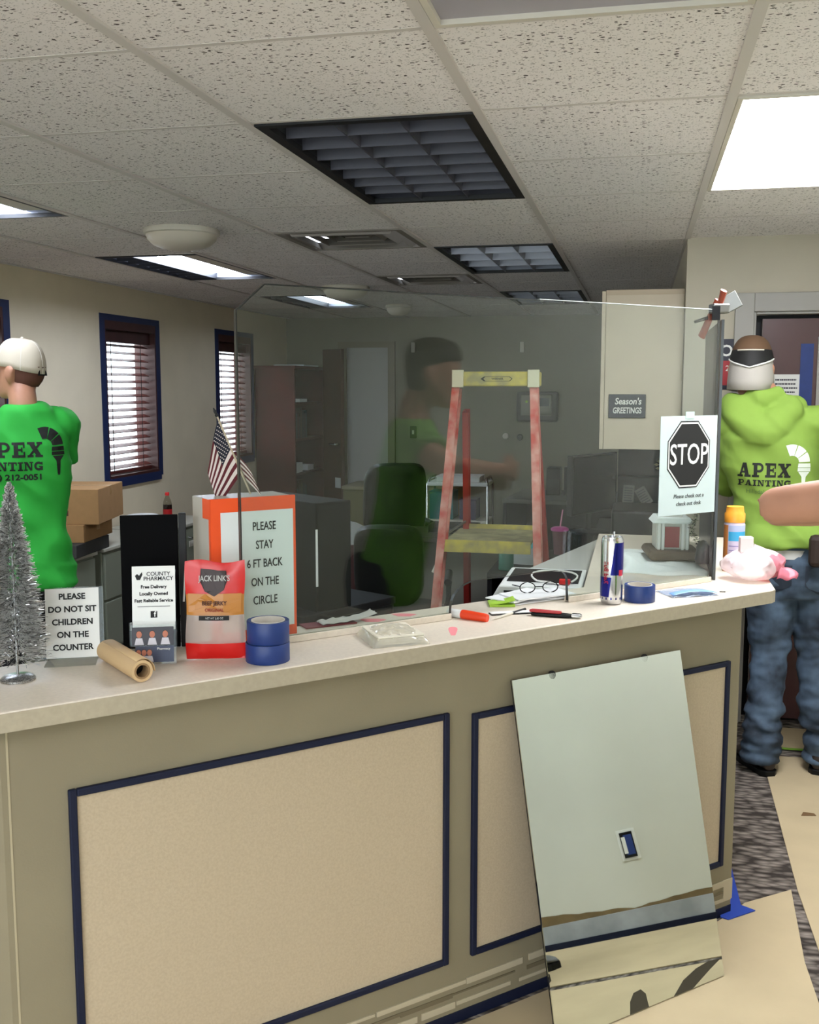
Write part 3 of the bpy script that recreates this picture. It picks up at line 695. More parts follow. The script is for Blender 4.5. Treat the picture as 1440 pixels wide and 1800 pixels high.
top_, bot_ = Vector((-.052, .005, .180)), Vector((.020, .0, .0))
MB().tube([bot_, top_+(top_-bot_)*.02], .0022, 8).build('pole', mat('pole_cream', '#b9a98f', .4), k2)
MB().lathe([(.001, .022), (.0035, .014), (.0028, .008), (.0045, .004), (.003, 0)], 12).xf(Matrix.Translation(top_) @ Matrix.Rotation(-.4, 4, 'Y')).build('finial', M_dark, k2, smooth=50)
def flag(s, t):     # s along the hoist from the top, t along the fly; the cloth hangs down in soft folds
    h0 = top_.lerp(bot_, .02+s*.72)
    L = .140*t
    ang = .9-.55*s
    f = Vector((-math.sin(.55)*L*(.48+.5*s)*(1-.25*t), .012*math.sin(t*7+s*2)*t-.004*t, -L*(.90-.34*s)))
    return h0+f
M_fr, M_fw, M_fb = mat('flag_red', '#5a1620', .8), mat('flag_white', '#d9ccc6', .8), mat('flag_blue', '#15182a', .8)
def fm(i, j):
    if i < 7*2 and j < 8: return 2
    return (i//2) % 2
MB().grid(flag, 26, 20, mf=fm).build('cloth', [M_fr, M_fw, M_fb], k2, smooth=60)
b = MB()
for r_ in range(9):
    for c_ in range(6 if r_ % 2 == 0 else 5):
        s = (r_+.9)/9.8*7/13; t = ((c_+.5+(0 if r_ % 2 == 0 else .5))/6)*.40
        for sg in (-1, 1):
            p = flag(s, t)+Vector((0, sg*.0008, 0)); r1 = .0019
            b._f([b.bm.verts.new(p+Vector((math.cos(PI/2+q*PI/5)*r1*(1 if q % 2 == 0 else .5), 0, math.sin(PI/2+q*PI/5)*r1*(1 if q % 2 == 0 else .5)))) for q in range(10)])
b.build('stars', M_fw, k2)
def tail(s, t): # short end of the cloth showing right of the pole
    h0 = top_.lerp(bot_, .45+s*.38); return h0+Vector((.036*t+.004, .004*math.sin(t*5), -.030*t-.012*t*t))
MB().grid(tail, 8, 6, mf=lambda i, j: (i//1) % 2).build('cloth_end', [M_fr, M_fw], k2, smooth=60)
# ------------------------------------------------------------------ packet, marker, pen, knife, notes, can, bags
k = thing('wipe_packet', 'crinkled clear packet of white cloths lying on the counter', 'packet', K(1.240, 2.022, ZT), C45-.25)
random.seed(5)
def pk_(s, t, sd):
    e = (1-(2*s-1)**4)*(1-(2*t-1)**4)
    return Vector(((s-.5)*.135*(1+.02*math.sin(t*17)), (t-.5)*.15*(1+.03*math.sin(s*13)), .0005+(0 if sd < 0 else .026*max(0, e)**.5+(.004*noise.noise(Vector((s*9, t*9, 2)))+.006*(.3-abs(noise.noise(Vector((s*7+t*3, t*12, 5))))))*e)))
b = MB(); b.grid(lambda s, t: pk_(s, t, 1), 44, 44); b.grid(lambda s, t: pk_(s, t, -1), 6, 6); b.build('film', glassy('pack_film', '#f1eee4', 1.6, .06, .7), k, smooth=30)
b = MB()
for q in range(4): b.box((0, 0, .005+q*.0052), (.112, .128, .0046), rot=Matrix.Rotation(.01*q, 3, 'Z'))
b.build('cloths', mat('cloth_cream', '#d9d2c0', .8), k, bevel=.002)
p0, p1 = K(1.487, 2.150, ZT+.0115), K(1.535, 2.045, ZT+.0095)
def axis(p0, p1):
    return Vector((0, 0, 1)).rotation_difference((p1-p0).normalized()).to_matrix().to_4x4(), (p1-p0).length
k = thing('orange_marker', 'thick white marker with orange cap lying on the counter by the glass cutout', 'marker', (p0.x, p0.y, ZT))
ax, L = axis(p0, p1); TT = Matrix.Translation((0, 0, .0115)) @ ax
MB().lathe([(.009, 0), (.0105, .002), (.011, L*.38)], 20).xf(TT).build('barrel', M_white, k, smooth=50)
MB().lathe([(.0118, L*.36), (.0125, L*.40), (.0108, L*.97), (.0095, L)], 20).xf(TT).build('cap', mat('cap_orange', '#dd3c0f', .4), k, smooth=50)
p0, p1 = K(1.555, 2.05, ZT+.004), K(1.70, 2.10, ZT+.004)
k = thing('thin_pen', 'thin white pen lying between the orange marker and the knife', 'pen', (p0.x, p0.y, ZT)); ax, L = axis(p0, p1); TT = Matrix.Translation((0, 0, .0036)) @ ax
MB().lathe([(.0006, 0), (.002, .012), (.0034, .02), (.0034, L)], 12).xf(TT).build('barrel', M_offw, k, smooth=50)
MB().lathe([(.0037, L*.6), (.0037, L)], 12).xf(TT).build('cap', M_dark, k, smooth=50)
p0, p1 = K(1.735, 2.095, ZT+.010), K(1.742, 1.938, ZT+.008)
k = thing('utility_knife', 'red and black folding utility knife lying near the counter edge', 'knife', K(1.715, 2.0, ZT), C45-.9)
MB().prism([(-.060, -.010), (-.03, -.014), (.035, -.013), (.05, -.006), (.05, .006), (.02, .013), (-.055, .009)], 'z', .001, .010).build('handle', M_black, k, bevel=.003)
MB().prism([(-.065, -.010), (-.03, -.013), (.02, -.012), (.02, .0), (-.06, .006)], 'z', .010, .017).build('red_grip', mat('knife_red', '#a3252b', .4), k, bevel=.003)
MB().prism([(.045, -.010), (.068, -.009), (.072, 0), (.066, .008), (.045, .008)], 'z', .003, .012).build('blade_clamp', M_chrome, k, bevel=.002)
k = thing('white_tag_strip', 'white strip of folded paper with a dark underside under the knife', 'paper', K(1.60, 2.105, ZT), C45-.35)
MB().bb((-.01, -.014, .0004), (.11, .014, .0025)).build('dark_backing', M_dark, k)
MB().bb((-.008, -.008, .0026), (.108, .016, .004)).build('strip', M_white, k)
k = thing('sticky_notes', 'lime green sticky notes lying on the counter behind the glass cutout', 'sticky notes', K(1.690, 2.19, ZT), C45-.55)
MB().bb((-.034, -.030, .0004), (.034, .030, .006)).build('pad', mat('note_green', '#a6cf3f', .7), k)
MB().grid(lambda s, t: Vector(((s-.5)*.07, (t-.5)*.06, .0066+.012*s*s)), 8, 2).build('curled_sheet', mat('note_green', ''), k, smooth=60, solid=.0004)
k = thing('paper_stack', 'loose stack of white papers on the counter behind the glass cutout', 'papers', K(1.80, 2.205, ZT), C45-.1)
for q, (dx, dy, rz, n_) in enumerate(((0, 0, .1, 'sheet'), (.03, .01, -.25, 'sheet'), (-.02, .012, .35, 'sheet'), (.02, -.008, 0, 'sheet'))):
    MB().bb((-.09, -.045, .0006+q*.004), (.10, .055, .0036+q*.004)).build(n_, mat('paper_bright', '#f0f0f2', .6), k, loc=(dx, dy, 0), rotz=rz)
k = thing('eyeglasses', 'pair of black folded glasses resting on the white papers', 'glasses', K(1.83, 2.20, ZT+.0157), C45-.4)
for sx in (-1, 1):
    MB().tube([(sx*.033+.022*math.cos(2*PI*q/16), .003, .016+.015*math.sin(2*PI*q/16)) for q in range(17)], .0016, 6).build('rim', M_black, k)
    MB().tube([(sx*.056, .003, .02), (sx*.056, .05, .014), (sx*.05, .10, .006)], .0016, 6).build('temple', M_black, k)
MB().tube([(-.012, .003, .018), (.012, .003, .018)], .0016, 6).build('bridge', M_black, k)
k = thing('white_tray', 'white plastic desk tray with dark openings behind the papers', 'tray', (-.309, 3.40, .7405), .0)
MB().prism([(-.145, .0), (.145, 0), (.145, .235), (-.115, .235), (-.145, .18)], 'y', -.17, .17).build('case', mat('tray_white', '#dfe2e0', .4), k, bevel=.006)
MB().box((-.045, -.171, .205), (.11, .004, .028)).build('dark_opening', M_dark, k)
MB().box((.085, -.171, .205), (.06, .004, .028)).build('dark_opening', M_dark, k)
MB().bb((-.10, -.10, .235), (.13, .14, .237)).build('lid_inset', M_dark, k)
k = thing('charger_cable', 'white looped cable with a red plug on the white tray', 'cable', (-.235, 3.285, .978))
MB().tube([(-.02+.055*math.cos(a)+.03*math.sin(2*a), .03*math.sin(a), .006+.03*max(0, math.sin(a))) for a in [q*PI*1.6/24 for q in range(25)]], .003, 6).build('cord', M_white, k, smooth=60)
MB().box((.015, -.01, .008), (.035, .022, .016)).build('plug', mat('plug_red', '#c21c18', .4), k, bevel=.003)
# energy drink can
P = K(1.955, 2.045)
k = thing('drink_can', 'tall silver and blue energy drink can on the counter', 'can', (P.x, P.y, ZT+.0003), C45-.55)
r = .030; hh = .184
M_can = mat('can_silver', '#c9cacc', .18, 1); M_canb = mat('can_blue', '#141a78', .25, .6)
b = MB()
prof = [(.021, 0), (.026, .002), (.0292, .009), (r, .014), (r, hh-.014), (.0285, hh-.006), (.027, hh-.002), (.027, hh), (.0257, hh), (.0253, hh-.004), (.001, hh-.004)]
b.lathe(prof, 40).build('body', M_can, k, smooth=40)
def canq(a0, a1, z0, z1, mm, name, rr=r+.0003, slant=0):
    return MB().grid(lambda s, t: Vector((math.cos(a0+(a1-a0)*s+slant*(t-.5))*rr, math.sin(a0+(a1-a0)*s+slant*(t-.5))*rr, z0+(z1-z0)*t)), 14, 4).build(name, mm, k, smooth=60)
canq(-PI/2-.15, -PI/2+1.5, .082, hh-.014, M_canb, 'blue_panel', slant=.35); canq(-PI/2-1.9, -PI/2-.35, .022, .076, M_canb, 'blue_panel', slant=.2); canq(-PI, PI, .0145, .021, M_canb, 'blue_band')
canq(-PI/2+.45, -PI/2+.95, .080, .096, mat('can_red', '#c01838', .3), 'red_mark', r+.0006)
o = text('Red Bull', .018, mat('can_red', ''), k, (0, 0, 0), bold=.02); me = o.data
for vtx in me.vertices:
    x, y_ = vtx.co.x, vtx.co.y; a = -PI/2-.75+y_/r; vtx.co = (math.cos(a)*(r+.0006), math.sin(a)*(r+.0006), .088+x)
o.rotation_euler = (0, 0, 0)
MB().tube([(.004, -.006, hh-.003), (.004, -.006, hh+.014), (.004, .008, hh+.012), (.004, .010, hh-.003)], .0014, 6).build('pull_tab', M_chrome, k)
# zip bag, blue card
k = thing('zip_bag', 'flat clear zip bag with a light blue strip on the counter under the stop sign', 'bag', K(2.235, 2.03, ZT), C45-.32)
MB().grid(lambda s, t: Vector(((s-.5)*.15, (t-.5)*.11, .002+.008*math.sin(PI*s)*math.sin(PI*t)+.002*math.sin(s*15+t*9))), 18, 12).build('film', glassy('zip_film', '#dfe6f2', 1.45, .15, .75), k, smooth=60, solid=.0004)
MB().grid(lambda s, t: Vector(((s-.5)*.14, -.05+t*.028, .007+.008*math.sin(PI*s)+.001*t)), 14, 4).build('blue_strip', mat('strip_blue', '#7ea6dd', .4), k, smooth=60, solid=.0006)
k = thing('earring_card', 'tiny clear clip lying on the counter edge right of the zip bag', 'clip', K(2.352, 1.985, ZT), C45)
MB().tube([(-.02+.008*math.cos(a), .008*math.sin(a), .002) for a in [2*PI*q/14 for q in range(15)]], .0012, 6).build('ring', M_steel, k)
MB().bb((-.008, -.005, .0004), (.02, .007, .003)).build('tab', M_acryl, k)
# snow blanket, village house, greenery behind the glass
k = thing('snow_blanket', 'white cotton snow blanket on the counter behind the stop sign', 'snow blanket', (.08, 3.55, ZT))
M_snow = mat('cotton', '#e8eeec', .9, bump=.3, bscale=60)
def snow(s, t):
    x, y_ = (s-.5)*.27, (t-.5)*.50
    e = (1-(2*s-1)**6)*(1-(2*t-1)**6)
    return Vector((x+.012*math.sin(t*11), y_+.015*math.sin(s*9), .0006+e*(.006+.020*noise.noise(Vector((s*4, t*5, .3)))**2+.045*math.exp(-((s-.05)/.13)**2-((t-.35)/.3)**2))))
b = MB(); b.grid(snow, 26, 34); b.build('cotton', M_snow, k, smooth=60, solid=.001)
k = thing('village_house', 'small ceramic village house with a red door on the snow blanket', 'village house', (.115, 3.60, ZT+.012), .12)
M_hw = mat('house_white', '#c9c9bf', .5)
MB().prism([(-.078+.0*q, .0) for q in range(1)]+[(.085, 0), (.095, .012), (.085, .030), (-.08, .034), (-.092, .018)], 'y', -.10, .09).build('brown_mound', mat('mound', '#5d4c3a', .8, bump=.3), k, bevel=.008)
MB().bb((-.058, -.055, .033), (.052, .05, .125)).build('walls', M_hw, k, bevel=.003)
MB().bb((-.030, -.059, .040), (.018, -.055, .110)).build('door', mat('house_red', '#8f2326', .5), k)
for x in (-.050, -.037, .028, .043): MB().bb((x-.004, -.066, .033), (x+.004, -.056, .124)).build('column', M_white, k)
MB().prism([(-.072, .122), (.066, .122), (.050, .142), (-.056, .142)], 'y', -.072, .055).build('porch_roof', M_snow, k, bevel=.003)
MB().bb((-.035, -.035, .142), (.03, .04, .185)).build('upper_storey', M_hw, k)
MB().bb((-.026, -.0365, .148), (-.008, -.035, .170)).build('window', M_dark, k); MB().bb((-.002, -.0365, .148), (.020, -.035, .170)).build('window', mat('lit_pane', '#a9a069', .4), k)
MB().prism([(-.042, .183), (.037, .183), (-.002, .22)], 'y', -.042, .045).build('roof', M_snow, k)
k = thing('garland', 'frosted green garland with a small lantern behind the glass right of the village house', 'garland', (.188, 3.468, ZT+.02))
random.seed(9); b = MB()
for q in range(420):
    t = random.random(); c = Vector((.012*math.sin(t*9)-.01+.02*(1-t), .0+.05*t, .0+.19*t)); a = random.random()*2*PI
    d = Vector((math.cos(a), math.sin(a), random.uniform(-.4, .8))).normalized()*random.uniform(.010, .019); w_ = d.cross(Vector((random.random(), random.random(), 1))).normalized()*.0022
    b._f([b.bm.verts.new(c), b.bm.verts.new(c+d*.5+w_), b.bm.verts.new(c+d), b.bm.verts.new(c+d*.5-w_)], 1 if random.random() < .35 else 0)
b.build('needles', [mat('needle_green', '#2f3f24', .7), mat('needle_frost', '#b9bd9a', .7)], k)
MB().lathe([(.022, 0), (.024, .01), (.020, .055), (.012, .07), (.002, .075)], 14).build('lantern', M_dark, k, loc=(.022, -.03, .0), smooth=40)
# spray can and pink bag right of the glass
P = Vector((.305, 3.43, 0))
k = thing('spray_can', 'tall can with orange cap and blue label behind the pink bag', 'spray can', (P.x, P.y, ZT+.0003), .0)
r = .033
MB().lathe([(r*.97, 0), (r, .003), (r, .150), (r*.92, .158)], 32).build('body', mat('can_body', '#cfc4da', .35), k, smooth=40)
MB().lathe([(r*.97, .158), (r*.97, .185), (r*.86, .190), (r*.80, .208), (.001, .209)], 32).build('cap', mat('cap_amber', '#f0a236', .4), k, smooth=40)
def cy(a0, a1, z0, z1, mm, nm, rr): MB().grid(lambda s, t: Vector((math.cos(a0+(a1-a0)*s)*rr, math.sin(a0+(a1-a0)*s)*rr, z0+(z1-z0)*t)), 14, 1).build(nm, mm, k, smooth=60)
cy(-PI*.95, -PI*.72, .0, .150, mat('label_orange', '#d58a4a', .4), 'orange_stripe', r+.0003); cy(-PI*.70, -PI*.1, .100, .130, mat('label_blue', '#3ba7d6', .4), 'blue_label', r+.0003)
cy(-PI*.70, -PI*.1, .132, .150, mat('label_pale', '#b5bfe0', .4), 'pale_label', r+.0003)
for q in range(4): cy(-PI*.68, -PI*.15, .040+q*.014, .043+q*.014, mat('label_line', '#8f83b8', .5), 'label_line', r+.0004)
k = thing('plastic_bag', 'crumpled white and pink plastic bag on the right end of the counter', 'plastic bag', (.350, 3.27, ZT), .2)
def bagp(s, t):
    a = 2*PI*s; q = math.sin(PI*min(t*1.0, 1))**.5 if t < .5 else 1-((t-.5)/.5)**2*.98
    R_ = (.092+.012*math.sin(3*a+1)+.012*(.3-abs(noise.noise(Vector((math.cos(a)*5, math.sin(a)*5, t*5)))))+.012*noise.noise(Vector((math.cos(a)*2, math.sin(a)*2, t*3))))*q
    return Vector((math.cos(a)*R_*.98, math.sin(a)*R_*.75, .001+.105*t**1.2+(.010*noise.noise(Vector((math.cos(a)*3, math.sin(a)*3, t*4+5)))+.010*(.3-abs(noise.noise(Vector((math.cos(a)*6, math.sin(a)*6, t*7))))))*min(1, t*3)))
def bmf(i, j): return 1 if (i/72 < .10 or i/72 > .86) and j < 28 else 0
b = MB(); b.grid(bagp, 72, 36, mf=bmf); b.build('film', [glassy('bag_white', '#f7eeee', 1.4, .15, .55), glassy('bag_pink', '#e99aa8', 1.4, .2, .5)], k, smooth=80)
b = MB().grid(lambda s, t: Vector((.055+.060*s+.01*math.sin(t*8), -.05+.075*t, .012+.04*math.sin(PI*t)*(1-s*.4)+.004*math.sin(s*9))), 10, 10); b.build('pink_corner', glassy('bag_pink2', '#e48fa0', 1.4, .2, .55), k, smooth=80, solid=.0005)
MB().bb((-.045, -.012, .085), (-.005, .012, .135)).build('bag_handle', mat('bag_tab', '#ead3d2', .5), k, bevel=.004)
# papers and red folder at the back edge
k = thing('red_folder', 'dark red folder lying under papers at the back edge of the counter', 'folder', K(1.20, 2.225, ZT), C45-.1)
MB().bb((-.085, -.018, .0006), (.05, .032, .004)).build('cover', mat('folder_red', '#6d1420', .5), k)
k = thing('crumpled_papers', 'crumpled grey papers lying on the red folder behind the glass', 'papers', K(1.235, 2.232, ZT+.0045), C45-.05)
MB().grid(lambda s, t: Vector(((s-.5)*.15, (t-.5)*.045, .001+.010*abs(noise.noise(Vector((s*5, t*4, 1))))+.014*s**4)), 16, 8).build('sheet', mat('paper_grey', '#b9b6b0', .7), k, smooth=40, solid=.0005)
# ------------------------------------------------------------------ back office: cabinets along the window wall
M_file = mat('file_cabinet', '#8d917f', .45, .1)
M_filet = mat('file_top', '#b3b0a0', .5)
for n, (y0, y1) in enumerate(((4.56, 5.40), (5.49, 6.28), (6.32, 7.10))):
    k = thing('filing_cabinet', ('grey green filing cabinet nearest the man in the green shirt, under the dark flat box', 'grey green filing cabinet under the pair of cardboard boxes, middle of the row', 'grey green filing cabinet under the cola bottle, last of the row')[n], 'filing cabinet', (-3.28, (y0+y1)/2, 0), group=None)
    w = (y1-y0)/2; top = .655
    MB().bb((-.21, -w, .03), (.20, w, top-.02)).build('body', M_file, k, bevel=.004)
    MB().bb((-.21, -w-.008, top-.02), (.225, w+.008, top)).build('top', M_filet, k, bevel=.003)
    MB().bb((-.2, -w+.02, 0), (.17, w-.02, .03)).build('plinth', M_dark, k)
    for z0, z1 in ((.05, .33), (.345, .62)):
        d = MB().bb((.20, -w+.012, z0), (.218, w-.012, z1)).build('drawer', M_file, k, bevel=.004)
        MB().tube([(.218, -.05, z1-.06), (.240, -.05, z1-.065), (.240, .05, z1-.065), (.218, .05, z1-.06)], .006, 6).build('handle', M_chrome, d)
        MB().bb((.218, -.04, z1-.13), (.221, .04, z1-.09)).build('label_holder', M_offw, d)
o = thing('flat_box', 'dark grey flat box on the filing cabinet under the cardboard boxes', 'box', (-3.21, 5.36, .6555), .1)
MB().bb((-.17, -.25, 0), (.16, .20, .075)).build('lid', mat('dark_grey_box', '#3a3a37', .6), o, bevel=.004)
def carton(loc, d, rz, label, mark=False):
    k = thing('cardboard_box', label, 'box', loc, rz)
    x, y, z = d
    MB().bb((-x/2, -y/2, 0), (x/2, y/2, z)).build('carton', M_card, k, bevel=.003)
    MB().bb((-x/2-.0006, -.025, z-.05), (x/2+.0006, .025, z+.0006)).build('packing_tape', mat('pack_tape', '#b08a5a', .35), k)
    MB().bb((-.001, -y/2-.0008, z*.62), (.0, -y/2, z)).build('flap_seam', mat('seam_brown', '#6e4f2e', .8), k)
    if mark: MB().bb((-.02, -y/2-.0012, z*.25), (.018, -y/2-.0004, z*.40)).build('stamp', mat('stamp_brown', '#4c3420', .8), k)
carton((-3.20, 5.42, .7312), (.28, .42, .10), .12, 'lower cardboard box of the pair on the filing cabinet')
carton((-3.20, 5.47, .8316), (.38, .50, .20), .22, 'upper cardboard box of the pair on the filing cabinet', True)
k = thing('soda_bottle', 'cola bottle with a red cap on the filing cabinet under the window', 'bottle', (-3.16, 6.55, .655))
M_cola = mat('cola', '#1d0c08', .15)
MB().lathe([(.028, 0), (.031, .006), (.030, .06), (.027, .085), (.031, .12), (.030, .145)], 24).build('drink', M_cola, k, smooth=50)
MB().lathe([(.0305, .1455), (.026, .17), (.016, .195), (.012, .205), (.012, .212)], 24).build('neck', glassy('bottle_clear', '#e8e6e0', 1.45), k, smooth=50)
MB().lathe([(.0145, .208), (.0145, .228), (.013, .230)], 20).build('cap', mat('cap_red', '#d4181a', .4), k, smooth=50)
MB().lathe([(.0316, .075), (.0316, .115)], 24, cap=False).build('label_band', mat('label_red', '#b01a1c', .4), k, smooth=50)
k = thing('paper_plate_stack', 'white stack of plates beside the cola bottle', 'plates', (-3.22, 6.30, .655))
for q in range(4): MB().lathe([(.06, q*.026), (.105, q*.026+.022), (.10, q*.026+.024), (.05, q*.026+.006)], 24).build('plate', M_white, k, smooth=40)
# ------------------------------------------------------------------ bookcase in the far left corner
k = thing('bookcase', 'tall mahogany bookcase in the far left corner with open shelves', 'bookcase', (-3.29, 9.55, 0))
MB().bb((-.19, -.45, 0), (.19, -.42, 1.77)).build('side_panel', M_mahog, k); MB().bb((-.19, .42, 0), (.19, .45, 1.77)).build('side_panel', M_mahog, k)
MB().bb((-.19, -.42, 0), (-.175, .42, 1.77)).build('back_panel', mat('book_back', '#17100e', .7), k)
MB().bb((-.2, -.46, 1.77), (.205, .46, 1.80)).build('top', M_mahog, k)
for z in (.06, .42, .78, 1.10, 1.44): MB().bb((-.175, -.42, z), (.185, .42, z+.022)).build('shelf', M_mahog, k)
random.seed(12)
bc = ['#1d2a2c', '#26221f', '#17353a', '#3a2420', '#2c2c30', '#40372c']
for z, lab in ((.082, 'lowest'), (.442, 'second'), (1.122, 'fourth')):
    y = -.38
    nb = 0
    while y < .32 and nb < 9:
        t = random.uniform(.03, .06); h = random.uniform(.20, .29)
        o = MB().bb((-.11, 0, 0), (.11, t-.003, h)).build('book', mat('book_%d' % (nb % 6), bc[nb % 6], .6), None, loc=(-3.25, 9.55+y, z+.0005), bevel=.002)
        tag(o, 'dark upright binder on the %s shelf of the far mahogany bookcase' % lab, 'book', 'binders on the %s bookcase shelf' % lab); y += t; nb += 1
for q, (y, z, w, h, lab) in enumerate(((-.25, .8025, .20, .09, 'white pile of papers on the middle shelf of the far bookcase'), (.10, .8025, .18, .05, 'lower pile of papers on the middle shelf of the far bookcase'), (-.1, 1.4625, .22, .03, 'thin pile of papers on the top inner shelf of the far bookcase'))):
    o = MB().bb((-.1, -w/2, 0), (.12, w/2, h)).build('paper_pile', M_white, None, loc=(-3.25, 9.55+y, z)); tag(o, lab, 'papers')
for q, (y, w, rz) in enumerate(((-.15, .22, .2), (.12, .26, -.15))):
    o = MB().bb((-.14, -w/2, 0), (.14, w/2, .012)).build('folder', mat('folder_pale', '#c8ced0', .5), None, loc=(-3.24, 9.55+y, 1.8005), rotz=rz); tag(o, ('pale folder lying on the bookcase top, nearer the window', 'pale folder lying on the bookcase top, nearer the door')[q], 'folder')
# ------------------------------------------------------------------ things on the far wall
k = thing('wall_clock_panel', 'wall mounted control panel with a beige face and small dark screen', 'control panel', (-.965, YF, 1.415))
MB().bb((-.20, -.05, -.145), (.20, 0, .145)).build('bezel', mat('panel_bezel', '#3b3b35', .5), k, bevel=.02)
MB().bb((-.155, -.062, -.085), (.14, -.05, .115)).build('face', mat('panel_face', '#8d8b7b', .5), k, bevel=.006)
MB().bb((-.02, -.065, .005), (.115, -.062, .085)).build('screen', mat('panel_screen', '#23231d', .3), k)
MB().lathe([(.012, 0), (.010, .004)], 12).build('button', mat('button_green', '#b5d65a', .4), k, loc=(-.10, -.062, .05), rot=(PI/2, 0, 0))
for n, (x, z) in enumerate(((-2.19, 1.99), (-1.12, 1.985))):
    o = MB().box((0, -.012, 0), (.04, .024, .10)).build('wall_hook', M_offw, loc=(x, YF, z), bevel=.006); tag(o, ('small white wall hook high on the far wall left of the ladder', 'small white wall hook high on the far wall above the control panel')[n], 'hook')
k = thing('light_switch', 'brown switch plate on the far wall left of the ladder', 'switch', (-2.19, YF, 1.16))
MB().bb((-.032, -.008, -.06), (.032, 0, .06)).build('plate', mat('plate_brown', '#3d3527', .5), k, bevel=.003); MB().bb((-.01, -.018, -.02), (.01, -.008, .02)).build('toggle', M_offw, k)
for n, (x, z) in enumerate(((-1.27, 1.13), (-1.13, 1.12))):
    o = MB().lathe([(.03, 0), (.03, .012), (.02, .016)], 16).build('cable_grommet', (M_offw, M_dark)[n], loc=(x, YF, z), rot=(PI/2, 0, 0)); tag(o, ('pale round wall plug under the control panel', 'dark round wall plug under the control panel')[n], 'wall plug')
# credenza, cart
k = thing('credenza', 'low beige cabinet along the far wall behind the farther black chair', 'cabinet', (-2.12, 9.72, 0))
M_cred = mat('credenza_beige', '#6f6a45', .6)
MB().bb((-.62, -.28, 0), (.42, .28, .64)).build('body', M_cred, k); MB().bb((-.63, -.30, .64), (.43, .29, .67)).build('top', mat('cred_top', '#8b8468', .5), k)
for a in (-.60, -.26, .08): MB().bb((a, -.295, .06), (a+.32, -.28, .62)).build('door', M_cred, k, bevel=.004)
k = thing('utility_cart', 'chrome framed cart with white top behind the ladder', 'cart', (-1.44, 8.45, 0))
for x in (-.25, .25):
    MB().tube([(x, -.16, .08), (x, -.16, .80), (x*.93, -.12, .86), (x*.93, .12, .86), (x, .16, .80), (x, .16, .08)], .012, 8).build('chrome_frame', M_chrome, k, smooth=60)
MB().bb((-.25, -.17, .80), (.25, .17, .83)).build('top_tray', M_white, k, bevel=.006); MB().bb((-.25, -.17, .50), (.25, .17, .52)).build('shelf', M_offw, k); MB().bb((-.25, -.17, .18), (.25, .17, .20)).build('shelf', M_offw, k)
for x in (-.25, .25):
    for y in (-.16, .16): MB().lathe([(.012, 0), (.035, .012), (.035, .028), (.012, .04)], 14).build('caster', M_black, k, loc=(x-.013, y, .04), rot=(0, 0, 0))
for n, (x, y, z, d, c, nm, lab, ct) in enumerate((
        (-.14, 0, .5205, (.20, .24, .22), '#1d6f73', 'teal_bin', 'teal bin on the middle shelf of the chrome cart', 'bin'),
        (.08, 0, .5205, (.14, .22, .16), '#2a2350', 'storage_box', 'dark purple box on the middle shelf of the chrome cart', 'box'),
        (0, 0, .2005, (.40, .26, .22), '#5f3c24', 'storage_box', 'brown box on the bottom shelf of the chrome cart', 'box'),
        (.0, 0, .8305, (.36, .26, .04), '#d8d8d4', 'paper_pile', 'white pile of papers on top of the chrome cart', 'papers'))):
    k2 = thing(nm, lab, ct, (-1.44+x, 8.45+y, z)); MB().bb((-d[0]/2, -d[1]/2, 0), (d[0]/2, d[1]/2, d[2])).build('body', mat('cart_%d' % n, c, .5), k2, bevel=.005)
    MB().bb((-d[0]/2-.003, -d[1]/2-.003, d[2]), (d[0]/2+.003, d[1]/2+.003, d[2]+.008)).build('lid', mat('cart_%d' % n, c), k2)
# ------------------------------------------------------------------ step ladder
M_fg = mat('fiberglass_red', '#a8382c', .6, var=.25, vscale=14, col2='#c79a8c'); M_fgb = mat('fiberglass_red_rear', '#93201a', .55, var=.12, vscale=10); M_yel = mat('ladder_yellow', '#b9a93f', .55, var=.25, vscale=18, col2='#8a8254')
k = thing('step_ladder', 'red fiberglass step ladder with yellow top cap and paint shelf', 'ladder', (-.585, 4.55, 0))
zt = 1.60
def rail(p0, p1, w, d, mm, name, nrm):
    b = MB(); p0, p1 = Vector(p0), Vector(p1); t = (p1-p0).normalized(); sx = Vector((1, 0, 0)); sy = t.cross(sx).normalized()
    prof = [(-w/2, -d/2), (w/2, -d/2), (w/2, -d/2+.008), (-w/2+.006, -d/2+.008), (-w/2+.006, d/2-.008), (w/2, d/2-.008), (w/2, d/2), (-w/2, d/2)]
    b.loft([[p+sx*x*nrm+sy*y for x, y in prof] for p in (p0, p1)]); return b.build(name, mm, k)
rail((-.262, -.52, .03), (-.165, -.245, zt), .032, .075, M_fg, 'front_rail', 1); rail((.24, -.52, .03), (.158, -.245, zt), .032, .075, M_fg, 'front_rail', -1)
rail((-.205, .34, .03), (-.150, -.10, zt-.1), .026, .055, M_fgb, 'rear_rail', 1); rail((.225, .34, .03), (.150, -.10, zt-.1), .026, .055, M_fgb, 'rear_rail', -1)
MB().bb((-.172, -.29, 1.605), (.172, -.08, 1.665)).build('top_cap', M_yel, k, bevel=.006)
for x in (-.155, .158): MB().bb((x-.024, -.296, 1.60), (x+.024, -.288, 1.672)).build('cap_bracket', mat('bracket_pale', '#b9b49a', .5, .3), k, bevel=.002)
b = MB(); b.prism([(-.06, 1.635), (-.045, 1.645), (.06, 1.645), (.072, 1.635), (.06, 1.625), (-.045, 1.625)], 'y', -.2915, -.2895, 0); b.prism([(-.04, 1.6435), (.058, 1.6435), (.068, 1.635), (.058, 1.6265), (-.04, 1.6265), (-.048, 1.635)], 'y', -.2922, -.2910, 1)
b.build('logo_plate', [M_ink, M_yel], k); text('WERNER', .012, M_ink, k, (.01, -.2925, 1.635), bold=.02)
